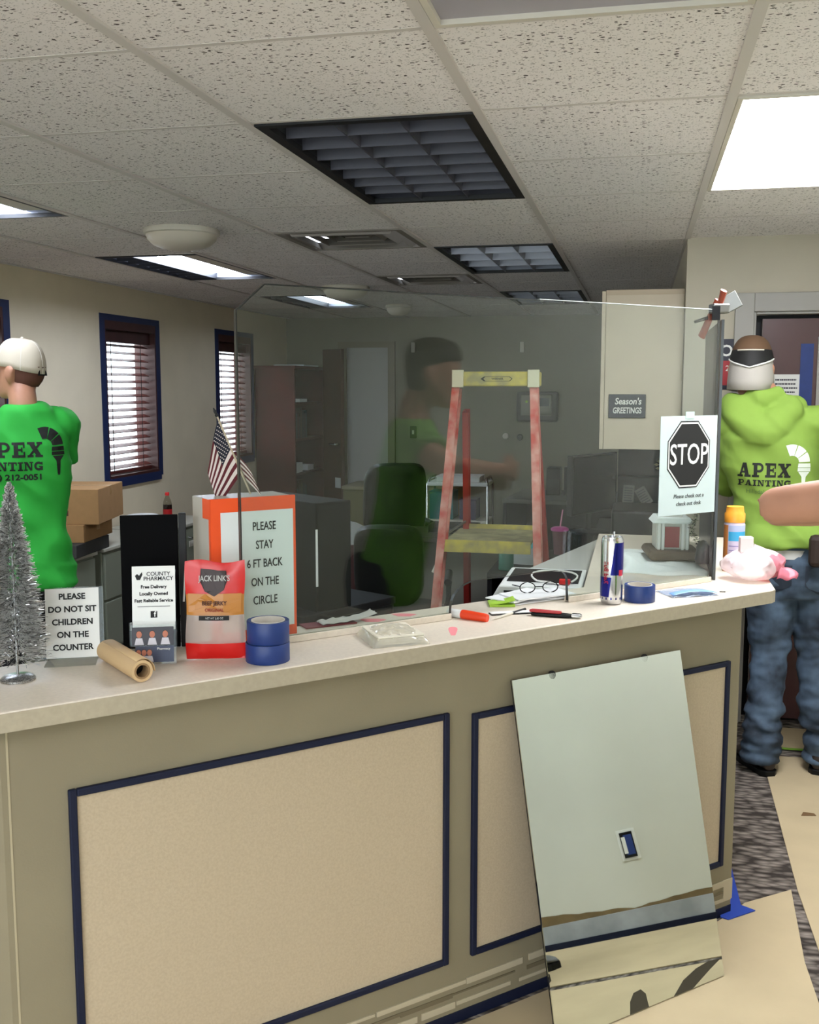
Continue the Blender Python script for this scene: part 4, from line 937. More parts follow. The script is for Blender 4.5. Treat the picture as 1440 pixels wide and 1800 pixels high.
# shelf
MB().bb((-.205, -.385, .925), (.165, -.375, .975)).build('shelf_lip', M_yel, k); MB().bb((-.20, -.375, .955), (.16, .06, .965)).build('shelf_plate', mat('shelf_worn', '#8f8a64', .6, var=.35, vscale=16), k)
MB().bb((-.16, .06, .945), (.17, .07, .985)).build('shelf_lip', M_yel, k)
for z, s in ((.32, 0), (.62, 1)):
    MB().bb((-.23, -.47+.1*s, z), (.21, -.39+.1*s, z+.025)).build('step', mat('step_alu', '#8f8f8b', .4, .6), k)
for sx in (-1, 1):
    MB().tube([(sx*.19-.01, -.37, .93), (sx*.225-.01, -.41, .84)], .006, 6).build('shelf_brace', M_offw, k)
    MB().tube([(sx*.18, -.33, 1.0), (sx*.17, .05, 1.0)], .005, 6).build('spreader', M_steel, k)
for x, y in ((-.262, -.52), (.24, -.52), (-.205, .34), (.225, .34)): MB().box((x, y, .018), (.045, .085, .036)).build('foot', M_black, k)
# ------------------------------------------------------------------ office chairs
M_leather = mat('chair_leather', '#060807', .4, spec=.3); M_leatherg = M_leather
def office_chair(loc, rz, label, back_h, back_w, mm, arms=True):
    k = thing('office_chair', label, 'chair', loc, rz)
    def cushion(c, w, d, h, name, tilt=0, curve=0):
        b = MB(); rings = []
        for t, s in ((-1, .80), (-.8, .96), (0, 1), (.8, .96), (1, .80)):
            rings.append([Vector((w/2*s*(abs(math.cos(a))**.45)*math.copysign(1, math.cos(a)), d/2*t+curve*(abs(math.cos(a))**2), h/2*s*(abs(math.sin(a))**.45)*math.copysign(1, math.sin(a)))) for a in [2*PI*q/24+.01 for q in range(24)]])
        b.loft(rings); b.xf(Matrix.Translation(c) @ Matrix.Rotation(tilt, 4, 'X')); return b.build(name, mm, k, smooth=60)
    cushion((0, 0, .46), .50, .48, .10, 'seat')      # seat: y is depth, so loft along y
    cushion((0, -.27, .56+back_h/2), back_w, .10, back_h, 'backrest', .14, .05)
    MB().tube([(0, -.05, .40), (0, -.27, .42), (0, -.33, .60)], (.03), 8).build('back_bar', M_black, k, smooth=50)
    MB().lathe([(.03, .10), (.03, .25), (.02, .26), (.02, .41)], 14).build('gas_column', M_dark, k, smooth=40)
    for q in range(5):
        a = q*2*PI/5+.3; e = Vector((math.cos(a)*.29, math.sin(a)*.29, .075))
        l = MB().tube([(0, 0, .11), e], [(.025, .02), (.016, .014)], 8).build('base_leg', M_black, k)
        MB().lathe([(.012, -.014), (.028, -.012), (.028, .012), (.012, .014)], 12).build('caster', M_black, l, loc=(e.x, e.y, .030), rot=(PI/2, 0, a))
    if arms:
        for sx in (-1, 1): MB().tube([(sx*.24, .02, .44), (sx*.28, .02, .52), (sx*.28, -.02, .64), (sx*.28, .12, .66), (sx*.28, -.16, .66)], .018, 8).build('armrest', M_black, k, smooth=60)
    return k
office_chair((-1.72, 7.05, 0), .45, 'black high backed office chair farther back, its tall back in front of the doorway', .54, .44, M_leatherg)
office_chair((-1.19, 4.98, 0), .15, 'black office chair nearer the counter, in front of the farther black chair', .40, .34, M_leather)
# ------------------------------------------------------------------ desks and clutter behind the counter
M_desk = mat('desk_black', '#101012', .5, spec=.25)
def desk(loc, x, y, z, rz, label, top=M_desk, side=M_desk, name='desk'):
    k = thing(name, label, 'desk', loc, rz)
    MB().bb((-x/2, -y/2, z-.03), (x/2, y/2, z)).build('desk_top', top, k, bevel=.003)
    for sx in (-1, 1): MB().bb((sx*x/2-.025*(sx > 0), -y/2+.02, 0), (sx*x/2+.025*(sx < 0), y/2-.02, z-.03)).build('side_panel', side, k)
    MB().bb((-x/2+.03, y/2-.05, .2), (x/2-.03, y/2-.03, z-.03)).build('modesty_panel', side, k); return k
desk((-1.36, 4.00, 0), .62, .52, .745, R(-28), 'dark desk carrying the black computer tower behind the counter')
k = thing('computer_tower', 'black computer tower with a painted edge highlight behind the orange edged sign', 'computer', (-1.316, 3.91, .7455), .95)
MB().bb((-.085, -.22, 0), (.085, .22, .42)).build('case', mat('tower_black', '#0a0b0a', .6, spec=.12), k, bevel=.004)
MB().bb((-.0865, -.222, .10), (-.078, -.219, .32)).build('edge_highlight', M_white, k)  # white strip painted as the highlight along the case corner
MB().bb((-.078, -.223, .01), (.078, -.2205, .41)).build('front_panel', mat('tower_front', '#0f110e', .6, spec=.15), k)
k = thing('tote_bag', 'dark red bag with crumpled plastic lying behind the chairs', 'bag', (-1.75, 6.05, .0), .3)
MB().loft([[Vector((math.cos(2*PI*q/20)*r*.26, math.sin(2*PI*q/20)*r*.17, z)) for q in range(20)] for r, z in ((.9, 0), (1.05, .15), (1.0, .45), (.9, .66))]).build('body', mat('tote_red', '#3f1411', .7), k, smooth=60)
MB().grid(lambda s, t: Vector((.2*math.cos(PI*s)*(1-.3*t), .13*(t-.5)*2, .66+.13*math.sin(PI*s)*math.sin(PI*t)+.02*noise.noise(Vector((s*6, t*6, 0))))), 16, 12).build('crumpled_plastic', mat('crumple', '#8a8a86', .4), k, smooth=40)
desk((-1.02, 6.35, 0), .80, .5, .70, .12, 'low desk with white front panel beside the ladder', mat('desk_dark_top', '#2b1f1a', .4), mat('desk_pale', '#8f8f86', .6), 'low_desk')
for n, (x, y, z, d, c, lab, nm, ct) in enumerate(((-1.12, 6.35, .7005, (.3, .2, .05), '#1b1715', 'dark flat tray on the low desk beside the ladder', 'desk_tray', 'tray'),)):
    k = thing(nm, lab, ct, (x, y, z)); MB().bb((-d[0]/2, -d[1]/2, 0), (d[0]/2, d[1]/2, .006)).bb((-d[0]/2, -d[1]/2, .006), (-d[0]/2+.006, d[1]/2, d[2])).bb((d[0]/2-.006, -d[1]/2, .006), (d[0]/2, d[1]/2, d[2])).bb((-d[0]/2, d[1]/2-.006, 0), (d[0]/2, d[1]/2, d[2])).build('tray', mat('tray_%d' % n, c, .5), k)
desk((-.66, 5.75, 0), .26, .5, .60, 0, 'low dark table seen under the ladder shelf', name='side_table')
k = thing('teal_canister', 'teal canister on the low dark table under the ladder shelf', 'canister', (-.70, 5.62, .6005))
MB().lathe([(.038, 0), (.042, .004), (.042, .11), (.038, .115)], 24).build('body', mat('canister_teal', '#0f5f4c', .35), k, smooth=40); MB().lathe([(.044, .115), (.044, .135), (.03, .14)], 24).build('lid', mat('canister_lid', '#0c4f40', .4), k, smooth=40)
k = thing('leaning_folder', 'pale folder with a teal label leaning on the low dark table', 'folder', (-.615, 5.78, .6005), -.1)
MB().box((0, .03, .085), (.15, .006, .17), rot=Matrix.Rotation(-.25, 3, 'X')).build('cover', mat('folder_grey', '#9aa19e', .6), k); MB().box((.04, .010, .12), (.045, .002, .045), rot=Matrix.Rotation(-.25, 3, 'X')).build('teal_label', mat('label_teal', '#4fa5a8', .5), k)
desk((-.50, 7.75, 0), .84, .75, .80, -.1, 'dark desk with a pale top edge in the far right of the office', mat('desk_top_grey', '#55554f', .4))
for n, (x, y, w, h, lab) in enumerate(((-.62, 7.85, .10, .20, 'left black organizer box on the far right desk'), (-.49, 7.85, .10, .21, 'right black organizer box on the far right desk'))):
    k = thing('desk_organizer', lab, 'organizer', (x, y, .8005)); MB().bb((-w/2, -.10, 0), (w/2, .10, h)).build('box', M_black, k, bevel=.003); MB().bb((-w/2+.01, -.103, h*.35), (w/2-.01, -.10, h*.6)).build('label_slot', M_dark, k)
k = thing('note_stand', 'small white note card propped on the far right desk', 'card', (-.34, 7.62, .8005), -.2)
MB().box((0, 0, .022), (.13, .09, .004), rot=Matrix.Rotation(.35, 3, 'X')).build('card', M_offw, k); MB().box((.03, .02, .07), (.008, .008, .10)).build('pen', M_offw, k)
desk((-.03, 5.72, 0), .42, 2.1, .76, 0, 'long black desk along the partition wall under the beige wall cabinet')
o = MB().prism([(-.235, 4.70), (-.15, 5.88), (.12, 5.75), (.10, 4.66)], 'z', .7606, .768).build('foam_board', mat('board_white', '#b5b8b4', .6)); tag(o, 'large white board lying on the long black desk under the wall cabinet', 'board')
desk((-.395, 5.42, 0), .20, .26, .73, 0, 'narrow dark stand holding the pink tumbler beside the long desk', name='plant_stand')
k = thing('drink_cup', 'pink lidded tumbler with a straw on a narrow dark stand right of the ladder', 'cup', (-.395, 5.42, .7305))
MB().lathe([(.030, 0), (.042, .125)], 24).build('cup', mat('cup_clear_pink', '#5f3a42', .2), k, smooth=40); MB().lathe([(.046, .125), (.047, .136), (.035, .143), (.001, .145)], 24).build('lid', mat('cup_pink', '#a8327f', .4), k, smooth=40); MB().tube([(.0, 0, .13), (.014, 0, .235)], .0035, 8).build('straw', mat('straw_pink', '#c47f9a', .4), k)
k = thing('desk_printer', 'black printer on the long desk behind the energy drink can', 'printer', (.035, 4.92, .768))
MB().prism([(-.15, 0), (.15, 0), (.15, .24), (.06, .28), (-.15, .28)], 'y', -.20, .18).build('case', M_black, k, bevel=.012); MB().bb((-.11, -.215, .09), (.11, -.2, .11)).build('paper_slot', M_dark, k); MB().bb((.06, -.206, .17), (.13, -.2, .22)).build('control_panel', mat('print_panel', '#3a3c3a', .3), k)
def monitor(loc, rz, w, h, label):
    k = thing('computer_monitor', label, 'monitor', loc, rz)
    MB().bb((-w/2, -.02, .12), (w/2, .015, .12+h)).build('screen_case', M_black, k, bevel=.004); MB().bb((-w/2+.012, -.0215, .132), (w/2-.012, -.02, .108+h)).build('screen', mat('screen_black', '#0d100f', .2), k)
    MB().bb((-.025, .015, .02), (.025, .035, .3)).build('stand', M_dark, k); MB().lathe([(.11, 0), (.11, .012), (.02, .02)], 20).build('foot', M_dark, k, smooth=40)
monitor((-.26, 6.05, .7605), R(62), .50, .34, 'black monitor turned sideways on the long desk left of the pinned notes')
k = thing('desk_hutch', 'black desk hutch under the beige wall cabinet with papers pinned to it', 'hutch', (.0, 6.35, .7605))
MB().bb((-.12, 0, 0), (.17, .03, .53)).build('back_board', mat('hutch_black', '#0c0e0d', .6, spec=.2), k); MB().bb((.15, -.3, 0), (.17, 0, .53)).build('side_board', M_black, k); MB().bb((-.12, -.12, .30), (.15, 0, .315)).build('shelf', M_dark, k)
for n, (x, z, rz) in enumerate(((-.055, .20, .05), (.035, .19, -.55))):
    k2 = thing('pinned_note', ('upright printed note pinned to the black hutch', 'tilted printed note pinned to the black hutch')[n], 'note', (x, 6.349, .7605+z), rot=(0, rz, 0)); MB().bb((-.033, -.002, -.055), (.033, 0, .055)).build('sheet', mat('note_grey', '#a9a9a0', .7), k2); lines(k2, -.026, .026, -.045, .045, 6, -.002, mat('grey_ink', ''))
k = thing('artificial_flower', 'pale yellow flower ornament hanging at the hutch beside the stop sign', 'flower', (.12, 5.95, 1.17))
for q in range(6): MB().lathe([(.001, -.008), (.016, 0), (.001, .008)], 10).build('petal', mat('petal', '#b5ad7c', .6), k, loc=(.022*math.cos(q), -.03, .024*math.sin(q)))
MB().tube([(0, -.03, 0), (.01, .1, -.2), (.02, .12, -.40)], .004, 6).build('stem', mat('stem_green', '#39402a', .6), k)
k = thing('side_worktop', 'pale grey worktop wing sloping away behind the white tray and the energy drink can', 'worktop', (-.2, 4.0, 0))
MB().prism([(-.205, -.40), (.078, .64), (.18, .64), (.044, .225), (.044, -.40)], 'z', .925, .95).build('top', mat('wing_pale', '#b9bab4', .5), k)
MB().prism([(-.10, .0), (.03, .20), (.03, .0)], 'z', 0, .925).build('support', M_desk, k)
desk((-.46, 3.40, 0), .60, .40, .74, 0, 'low desk behind the counter carrying the white tray', name='low_desk')
# wall cabinet with season sign
k = thing('wall_cabinet', 'beige wall cabinet hung on the return wall, end panel to the viewer', 'wall cabinet', (0, 5.19, 1.30))
M_cab = mat('cabinet_cream', '#cbbda6', .5, var=.03, vscale=6)
MB().bb((-.172, -.03, 0), (.193, .80, .765)).build('body', M_cab, k, bevel=.002)
MB().bb((-.192, -.03, .0), (-.1735, .38, .76)).build('door', M_cab, k, bevel=.002); MB().bb((-.192, .384, .0), (-.1735, .80, .76)).build('door', M_cab, k, bevel=.002)
MB().bb((-.172, -.0315, .74), (.193, -.03, .765)).build('edge_trim', mat('cab_trim', '#bfae95', .5), k)
k = thing('season_sign', 'small dark seasonal greeting sign on the end of the beige wall cabinet', 'sign', (-.062, 5.159, 1.51))
MB().bb((-.088, -.012, -.057), (.088, 0, .057)).build('board', mat('slate', '#262c38', .6, var=.2, vscale=60), k, bevel=.002)
text("Season's", .044, M_white, k, (.004, -.0128, .022), bold=.022, shear=.15, sx=.85); text('GREETINGS', .040, M_white, k, (-.0, -.0128, -.022), bold=.022, shear=.1, sx=.66)
# red and navy notice on the partition
k = thing('wall_notice', 'navy and red notice on the wall partly hidden by the gray cap', 'notice', (.372, YP, 1.715))
MB().bb((-.075, -.003, -.125), (.075, 0, .108)).build('sheet', mat('notice_navy', '#17182e', .5), k)
MB().bb((.0-.02, -.0036, -.105), (.05, -.003, .008)).build('red_block', mat('notice_red', '#a31422', .5), k)
text('O', .072, M_white, k, (.012, -.0042, .052), bold=.02); text('25', .036, M_white, k, (.028, -.0042, -.028), bold=.01); MB().bb((-.01, -.0042, -.082), (-.002, -.0036, -.055)).build('mark', M_white, k)

# ------------------------------------------------------------------ people
def ell(c, rx, ry, n=20, nrm=None, side=None, p=1.0):
    """ring round c; side = direction of rx, nrm = loft direction"""
    c = Vector(c); nrm = Vector(nrm or (0, 0, 1)).normalized(); side = Vector(side or (1, 0, 0)); side = (side-nrm*side.dot(nrm)).normalized(); oth = nrm.cross(side)
    def cp(v): return math.copysign(abs(v)**p, v)
    return [c+side*rx*cp(math.cos(2*PI*k/n))+oth*ry*cp(math.sin(2*PI*k/n)) for k in range(n)]
def limb(b, pts, rs, side=(1, 0, 0), sub=4):
    """smooth tapered limb through joints (Catmull-Rom), rs = radius or (rx, ry) per joint"""
    pts = [Vector(p) for p in pts]; P = [pts[0]*2-pts[1]]+pts+[pts[-1]*2-pts[-2]]; rs = [r if isinstance(r, tuple) else (r, r) for r in rs]
    out, rad = [], []
    for i in range(len(pts)-1):
        for q in range(sub):
            t = q/sub; a, b_, c, d = P[i:i+4]
            out.append(.5*((2*b_)+(c-a)*t+(2*a-5*b_+4*c-d)*t*t+(-a+3*b_-3*c+d)*t**3)); rad.append(tuple(rs[i][k]*(1-t)+rs[i+1][k]*t for k in (0, 1)))
    out.append(pts[-1]); rad.append(rs[-1]); rings = []
    s0 = Vector(side)
    for i, p in enumerate(out):
        t = (out[min(i+1, len(out)-1)]-out[max(i-1, 0)]).normalized()
        if abs(t.dot(s0)) > .95: s0 = Vector((0, 1, 0)) if abs(t.y) < .9 else Vector((0, 0, 1))
        rings.append(ell(p, rad[i][0], rad[i][1], 16, t, s0))
    b.loft(rings)
    return b
def blob(b, c, r, n=14):
    c = Vector(c); b.loft([ell(c+Vector((0, 0, math.cos(PI*(k+.02)/(n+.04))*r[2])), r[0]*math.sin(PI*(k+.02)/(n+.04)), r[1]*math.sin(PI*(k+.02)/(n+.04)), 18) for k in range(n, -1, -1)]); return b
def fuse(b, name, mats, parent, voxel, smooth=4, wrinkle=None, loc=(0, 0, 0), rotz=0, clip=None):
    me = D.meshes.new('t'); bmesh.ops.recalc_face_normals(b.bm, faces=b.bm.faces); b.bm.to_mesh(me); b.bm.free()
    t = D.objects.new('t', me); COL.objects.link(t)
    r = t.modifiers.new('r', 'REMESH'); r.mode = 'VOXEL'; r.voxel_size = voxel
    if smooth: s = t.modifiers.new('s', 'SMOOTH'); s.factor = .5; s.iterations = smooth
    o2 = evalmesh(t); D.objects.remove(t); o2.name = name
    if wrinkle:
        vs = [(v.co.copy(), v.normal.copy()) for v in o2.vertices]
        for v, (p, n) in zip(o2.vertices, vs): v.co = p+n*wrinkle(p)
    o2.materials.clear()
    for m_ in (mats if isinstance(mats, list) else [mats]): o2.materials.append(m_)
    o2.polygons.foreach_set('use_smooth', [True]*len(o2.polygons))
    o = D.objects.new(name, o2); COL.objects.link(o); o.parent = parent; o.location = loc; o.rotation_euler = (0, 0, rotz)
    return o
def rotz_(p, a, c): return Vector((c[0]+(p[0]-c[0])*math.cos(a)-(p[1]-c[1])*math.sin(a), c[1]+(p[0]-c[0])*math.sin(a)+(p[1]-c[1])*math.cos(a), p[2]))
def head_mesh(b, c, yaw, tilt=0):
    """head centred at c looking along +y turned by yaw; eyes at half height"""
    M_ = Matrix.Translation(c) @ Matrix.Rotation(yaw, 4, 'Z') @ Matrix.Rotation(tilt, 4, 'X'); h = MB()
    prof = [(-.118, .020, .022, .060), (-.112, .036, .040, .050), (-.095, .050, .066, .028), (-.065, .060, .082, .014), (-.03, .067, .090, .006), (.01, .073, .095, 0), (.05, .075, .098, -.004), (.085, .066, .088, -.006), (.108, .045, .062, -.006), (.120, .018, .025, -.006)]
    h.loft([ell((0, yc, z), rx, ry, 22) for z, rx, ry, yc in prof])
    h.loft([ell((0, .090, .012), .008, .010, 10), ell((0, .104, -.012), .011, .012, 10), ell((0, .108, -.030), .015, .014, 10), ell((0, .095, -.040), .010, .010, 10)])      # nose
    h.loft([ell((0, .088, -.058), .022, .012, 12), ell((0, .094, -.066), .024, .012, 12), ell((0, .088, -.076), .020, .011, 12)])      # lips
    h.loft([ell((0, .082, .028), .05, .014, 12), ell((0, .084, .038), .05, .014, 12)])       # brow
    for sx in (-1, 1):
        h.loft([ell((sx*.075, -.006, -.045), .008, .012, 12, side=(1, 0, 0)), ell((sx*.083, -.010, -.02), .010, .020, 12), ell((sx*.086, -.014, .008), .009, .024, 12), ell((sx*.080, -.012, .028), .007, .014, 12)])   # ear
    h.bm.transform(M_); t = D.meshes.new('t'); h.bm.to_mesh(t); h.bm.free(); b.bm.from_mesh(t); D.meshes.remove(t); return M_
def hand(b, wrist, direction, palm_n, curl=.5, right=True):
    """palm, five unequal bent fingers and a thumb from the side of the palm"""
    d = Vector(direction).normalized(); n = Vector(palm_n); n = (n-d*n.dot(d)).normalized(); s = d.cross(n)*(1 if right else -1); w = Vector(wrist)
    b.loft([ell(w, .026, .019, 12, d, s), ell(w+d*.03, .036, .016, 12, d, s), ell(w+d*.075, .042, .014, 12, d, s), ell(w+d*.092, .038, .012, 12, d, s)])
    for k, (off, L) in enumerate(((.031, .070), (.011, .080), (-.010, .075), (-.030, .058))):
        p0 = w+d*.078+s*off; a = .0; pts = [p0]; p = p0
        for seg in (.45, .32, .23):
            a += curl*(.6 if seg > .4 else 1); p = p+(d*math.cos(a)+n*math.sin(a))*L*seg; pts.append(p)
        limb(b, pts, [.0095, .009, .0082, .0068], s, 2)
    p0 = w+d*.022+s*.026; limb(b, [p0, p0+d*.028+s*.024+n*.006, p0+d*.052+s*.030+n*.018, p0+d*.072+s*.026+n*.030], [.013, .0115, .0098, .0075], n, 2)
def person(label, loc, heading, J, skin=M_skin):
    """body mesh (top-level, origin between the feet); x = person's right, y = forward"""
    b = MB(); z = J.get('zs', 1.0); sh = Vector(J.get('shift', (0, 0, 0)))
    T = lambda p, f=1.0: Vector((p[0]+sh.x*f, p[1]+sh.y*f, p[2]*z))
    b.loft([ell(T((0, 0, a), f), rx, ry, 20) for a, rx, ry, f in ((.80, .11, .09, 0), (.88, .155, .105, .1), (.97, .150, .105, .3), (1.06, .135, .095, .5), (1.2, .150, .105, .8), (1.34, .168, .110, 1), (1.42, .150, .09, 1), (1.475, .085, .065, 1), (1.50, .055, .05, 1))])
    hc = Vector(J['head'])
    limb(b, [T((0, -.01, 1.44)), T((0, .0, 1.50)).lerp(hc, .35)+Vector((0, -.015, 0)), hc+Vector((0, -.01, -.06))], [.062, .056, .054])
    HM = head_mesh(b, hc, J.get('yaw', 0), J.get('tilt', 0))
    for sd, key in ((-1, 'L'), (1, 'R')):
        S_ = Vector(J['sh'+key]); E_ = Vector(J['el'+key]); Wr = Vector(J['wr'+key])
        limb(b, [T((sd*.10, 0, 1.39)), S_, S_.lerp(E_, .5), E_, E_.lerp(Wr, .35), Wr], [.055, .054, .049, .042, .041, .027])
        hand(b, Wr, (Wr-E_)+Vector(J.get('hd', (0, 0, 0))), J.get('pn'+key, (0, 0, -1)), J.get('curl', .5), sd > 0)
        kn = Vector(J['kn'+key]); an = Vector(J['an'+key])
        limb(b, [(sd*.085, 0, .86*z), kn.lerp(Vector((sd*.085, 0, .86*z)), .5), kn, kn.lerp(an, .4)+Vector((0, -.012, 0)), an], [.082, .072, .052, .052, .036])
        fd = Vector(J.get('fd'+key, (sd*.15, 1, 0))).normalized()
        limb(b, [an+Vector((0, 0, .02))-fd*.01, an-Vector((0, 0, .035))+fd*.02, Vector((an.x, an.y, .030))+fd*.10, Vector((an.x, an.y, .024))+fd*.165], [.036, .040, (.040, .026), (.030, .018)], (1, 0, 0), 3)
    body = fuse(b, 'person', skin, None, .0085, 6, None, loc, -heading)
    tag(body, label, 'person'); return body, HM, T
def shoes(J, body, mm, sole, name='shoe', hi=.11):
    for sd, key in ((-1, 'L'), (1, 'R')):
        an = Vector(J['an'+key]); fd = Vector(J.get('fd'+key, (sd*.15, 1, 0))).normalized(); sdv = Vector((fd.y, -fd.x, 0)); b = MB(); c = Vector((an.x, an.y, 0))
        rings = []
        for t, w, h in ((-.078, .026, .075), (-.06, .036, hi), (-.02, .042, hi), (.03, .044, hi*.8), (.08, .047, .068), (.13, .049, .056), (.175, .044, .046), (.20, .026, .034)):
            rings.append([c+fd*t+sdv*w*math.cos(a)+Vector((0, 0, .022+(h-.022)*.5+(h-.022)*.5*math.sin(a))) for a in [2*PI*q/16 for q in range(16)]])
        b.loft(rings); s = fuse(b, name, mm, body, .007, 2)
        b = MB(); b.prism([(c+fd*t+sdv*w)[:2] for t, w in ((-.082, -.02), (-.082, .02), (-.06, .038), (.0, .042), (.10, .051), (.17, .047), (.205, .02), (.205, -.02), (.17, -.047), (.10, -.051), (.0, -.042), (-.06, -.038))], 'z', .001, .026)
        b.build('sole', sole, s, bevel=.004)
def pants(J, body, mm, z=1.0, loose=1.0, wr=.006, waist=.97, cuff=.05, sh=(0, 0, 0), seed=0, name='jeans'):
    b = MB()
    b.loft([ell((sh[0]*f, sh[1]*f, a*z), rx*loose**.5, ry*loose**.5, 24, p=.85) for a, rx, ry, f in ((.74, .125, .105, 0), (.80, .165, .125, 0), (.88, .178, .130, .1), (.95, .168, .122, .3), (waist, .160, .115, .4))])
    for sd, key in ((-1, 'L'), (1, 'R')):
        kn = Vector(J['kn'+key]); an = Vector(J['an'+key]); hp = Vector((sd*.088, 0, .84*z)); lo = Vector((an.x, an.y, cuff))+Vector((0, -.005, 0))
        limb(b, [hp, hp.lerp(kn, .5), kn, kn.lerp(an, .45)+Vector((0, -.015, 0)), Vector((an.x, an.y-.005, .16)), lo], [.098*loose, .086*loose, .071*loose, .069*loose, .068*loose, .070*loose], (1, 0, 0), 5)
    def f(p):
        q = Vector((p.x*9+seed, p.y*9, p.z*20)); low = max(0, 1-abs(p.z-.18)/.22)
        kn_ = max(0, 1-abs(p.z-.50)/.12)
        return wr*(1.1*noise.noise(q)+.6*noise.noise(q*2.2))*(.5+1.1*low+.5*kn_)+.006*low*math.sin(p.z*95+p.x*14+5*noise.noise(Vector((p.x*7, p.y*7, p.z*9+seed))))+wr*1.3*(.35-abs(noise.noise(Vector((p.x*7+p.z*4, p.y*7, p.z*11-p.x*6+seed)))))
    return fuse(b, name, mm, body, .0085, 2, f)
def shirt(J, body, T, mm, name, hem, sleeve, big=1.0, wr=.004, seed=0, ext=None, top=1.485, hemr=(.165, .118), z=1.0, neck=0):
    b = MB(); sh = J.get('shift', (0, 0, 0))
    b.loft([ell(T((0, oy, a), f), rx*big, ry*big, 26, p=.88) for a, rx, ry, f, oy in ((hem, hemr[0], hemr[1], .15, 0), (hem+.04, hemr[0]*.99, hemr[1], .25, 0), (1.02, .158, .115, .5, 0), (1.12, .160, .115, .7, 0), (1.25, .176, .122, .9, 0), (1.36, .180, .124, 1, -.004), (1.43+neck*.4, .160, .100, 1, -.008), (1.47+neck*.8, .110, .082, 1, -.010), (top+neck, .076, .070, 1, -.004))])
    for sd, key in ((-1, 'L'), (1, 'R')):
        S_ = Vector(J['sh'+key]); E_ = Vector(J['el'+key]); Wr = Vector(J['wr'+key])
        if sleeve <= 1: limb(b, [T((sd*.08, 0, 1.40)), S_+Vector((sd*.002, 0, .006)), S_.lerp(E_, .45), S_.lerp(E_, sleeve)], [.078*big, .076*big, .072*big, .074*big])
        else: limb(b, [T((sd*.08, 0, 1.40)), S_+Vector((sd*.004, 0, .006)), S_.lerp(E_, .5), E_, E_.lerp(Wr, .5), Wr.lerp(E_, .04)], [.080*big, .080*big, .074*big, .066*big, .056*big, .046*big])
    if ext: ext(b)
    def f(p):
        lowf = max(0, 1-(p.z-hem)/.30) if p.z > hem else 1
        q = Vector((p.x*5+seed, p.y*5, p.z*9)); d = Vector(((p.x+p.z*.6)*13, p.y*6, (p.z-p.x*.5)*7+seed))
        e = Vector(((p.x*.8+p.z)*10, p.y*5, (p.z*.7-p.x)*5+seed*2))
        return wr*(1.2*noise.noise(q)+.9*noise.noise(d)+1.4*(.35-abs(noise.noise(e))))*(1+.8*lowf)
    return fuse(b, name, mm, body, .0085, 3, f)
# slab serif letters
def _ring(cx, cy, ro, ri, a0, a1, n=10, sy=1):
    out = []
    for k in range(n):
        t0, t1 = a0+(a1-a0)*k/n, a0+(a1-a0)*(k+1)/n
        out.append([(cx+ro*math.cos(t0), cy+ro*sy*math.sin(t0)), (cx+ro*math.cos(t1), cy+ro*sy*math.sin(t1)), (cx+ri*math.cos(t1), cy+ri*sy*math.sin(t1)), (cx+ri*math.cos(t0), cy+ri*sy*math.sin(t0))])
    return out
def _b(x0, y0, x1, y1): return [(x0, y0), (x1, y0), (x1, y1), (x0, y1)]
def slab(ch):
    if ch == 'A': return 1.12, [[(.14, .1), (.30, .1), (.60, 1), (.40, 1)], [(.62, .1), (.94, .1), (.70, 1), (.42, 1)], _b(.3, .28, .75, .42), _b(0, 0, .44, .16), _b(.56, 0, 1.08, .16)]
    if ch == 'P': return 1.0, [_b(.12, 0, .42, 1), _b(0, 0, .58, .16), _b(0, .84, .5, 1), _b(.4, .84, .58, 1), _b(.4, .34, .58, .50)]+_ring(.58, .67, .36, .17, -PI/2, PI/2, 10, .92)
    if ch == 'E': return .98, [_b(.12, 0, .42, 1), _b(0, 0, .9, .17), _b(0, .83, .88, 1), _b(.4, .43, .7, .58), _b(.76, .62, .88, .9), _b(.78, .1, .9, .38), _b(.62, .34, .72, .67)]
    if ch == 'X': return 1.1, [[(.06, .1), (.26, .1), (.98, .92), (.78, .92)], [(.10, .92), (.46, .92), (.98, .1), (.62, .1)], _b(0, 0, .42, .15), _b(.54, 0, 1.06, .15), _b(0, .85, .52, 1), _b(.64, .85, 1.04, 1)]
    if ch == 'I': return .64, [_b(.15, 0, .45, 1), _b(0, 0, .6, .16), _b(0, .84, .6, 1)]
    if ch == 'N': return 1.12, [_b(.12, .1, .28, .95), _b(.80, .05, .96, .9), [(.10, 1), (.42, 1), (.96, 0), (.72, 0)], _b(0, 0, .42, .15), _b(0, .85, .4, 1), _b(.66, .85, 1.08, 1)]
    if ch == 'T': return 1.02, [_b(.34, 0, .64, 1), _b(.18, 0, .80, .16), _b(0, .83, .98, 1), _b(0, .62, .13, .9), _b(.85, .62, .98, .9)]
    if ch == 'G': return 1.06, _ring(.52, .5, .52, .25, .7, 2*PI-.35, 16, 1)+[_b(.56, .36, 1.02, .5), _b(.76, .02, 1.0, .48), _b(.84, .64, .98, .98)]
    return .5, []
def slab_word(b, word, x, z, h, sx=1.0, m=0):
    for ch in word:
        w, ps = slab(ch)
        for p in ps: b.bm.faces.new([b.bm.verts.new((x+q[0]*h*sx, 0, z+q[1]*h)) for q in p]).material_index = m
        x += (w+.07)*h*sx
    return x
def word_len(word, h, sx=1.0): return sum((slab(c)[0]+.07)*h*sx for c in word)
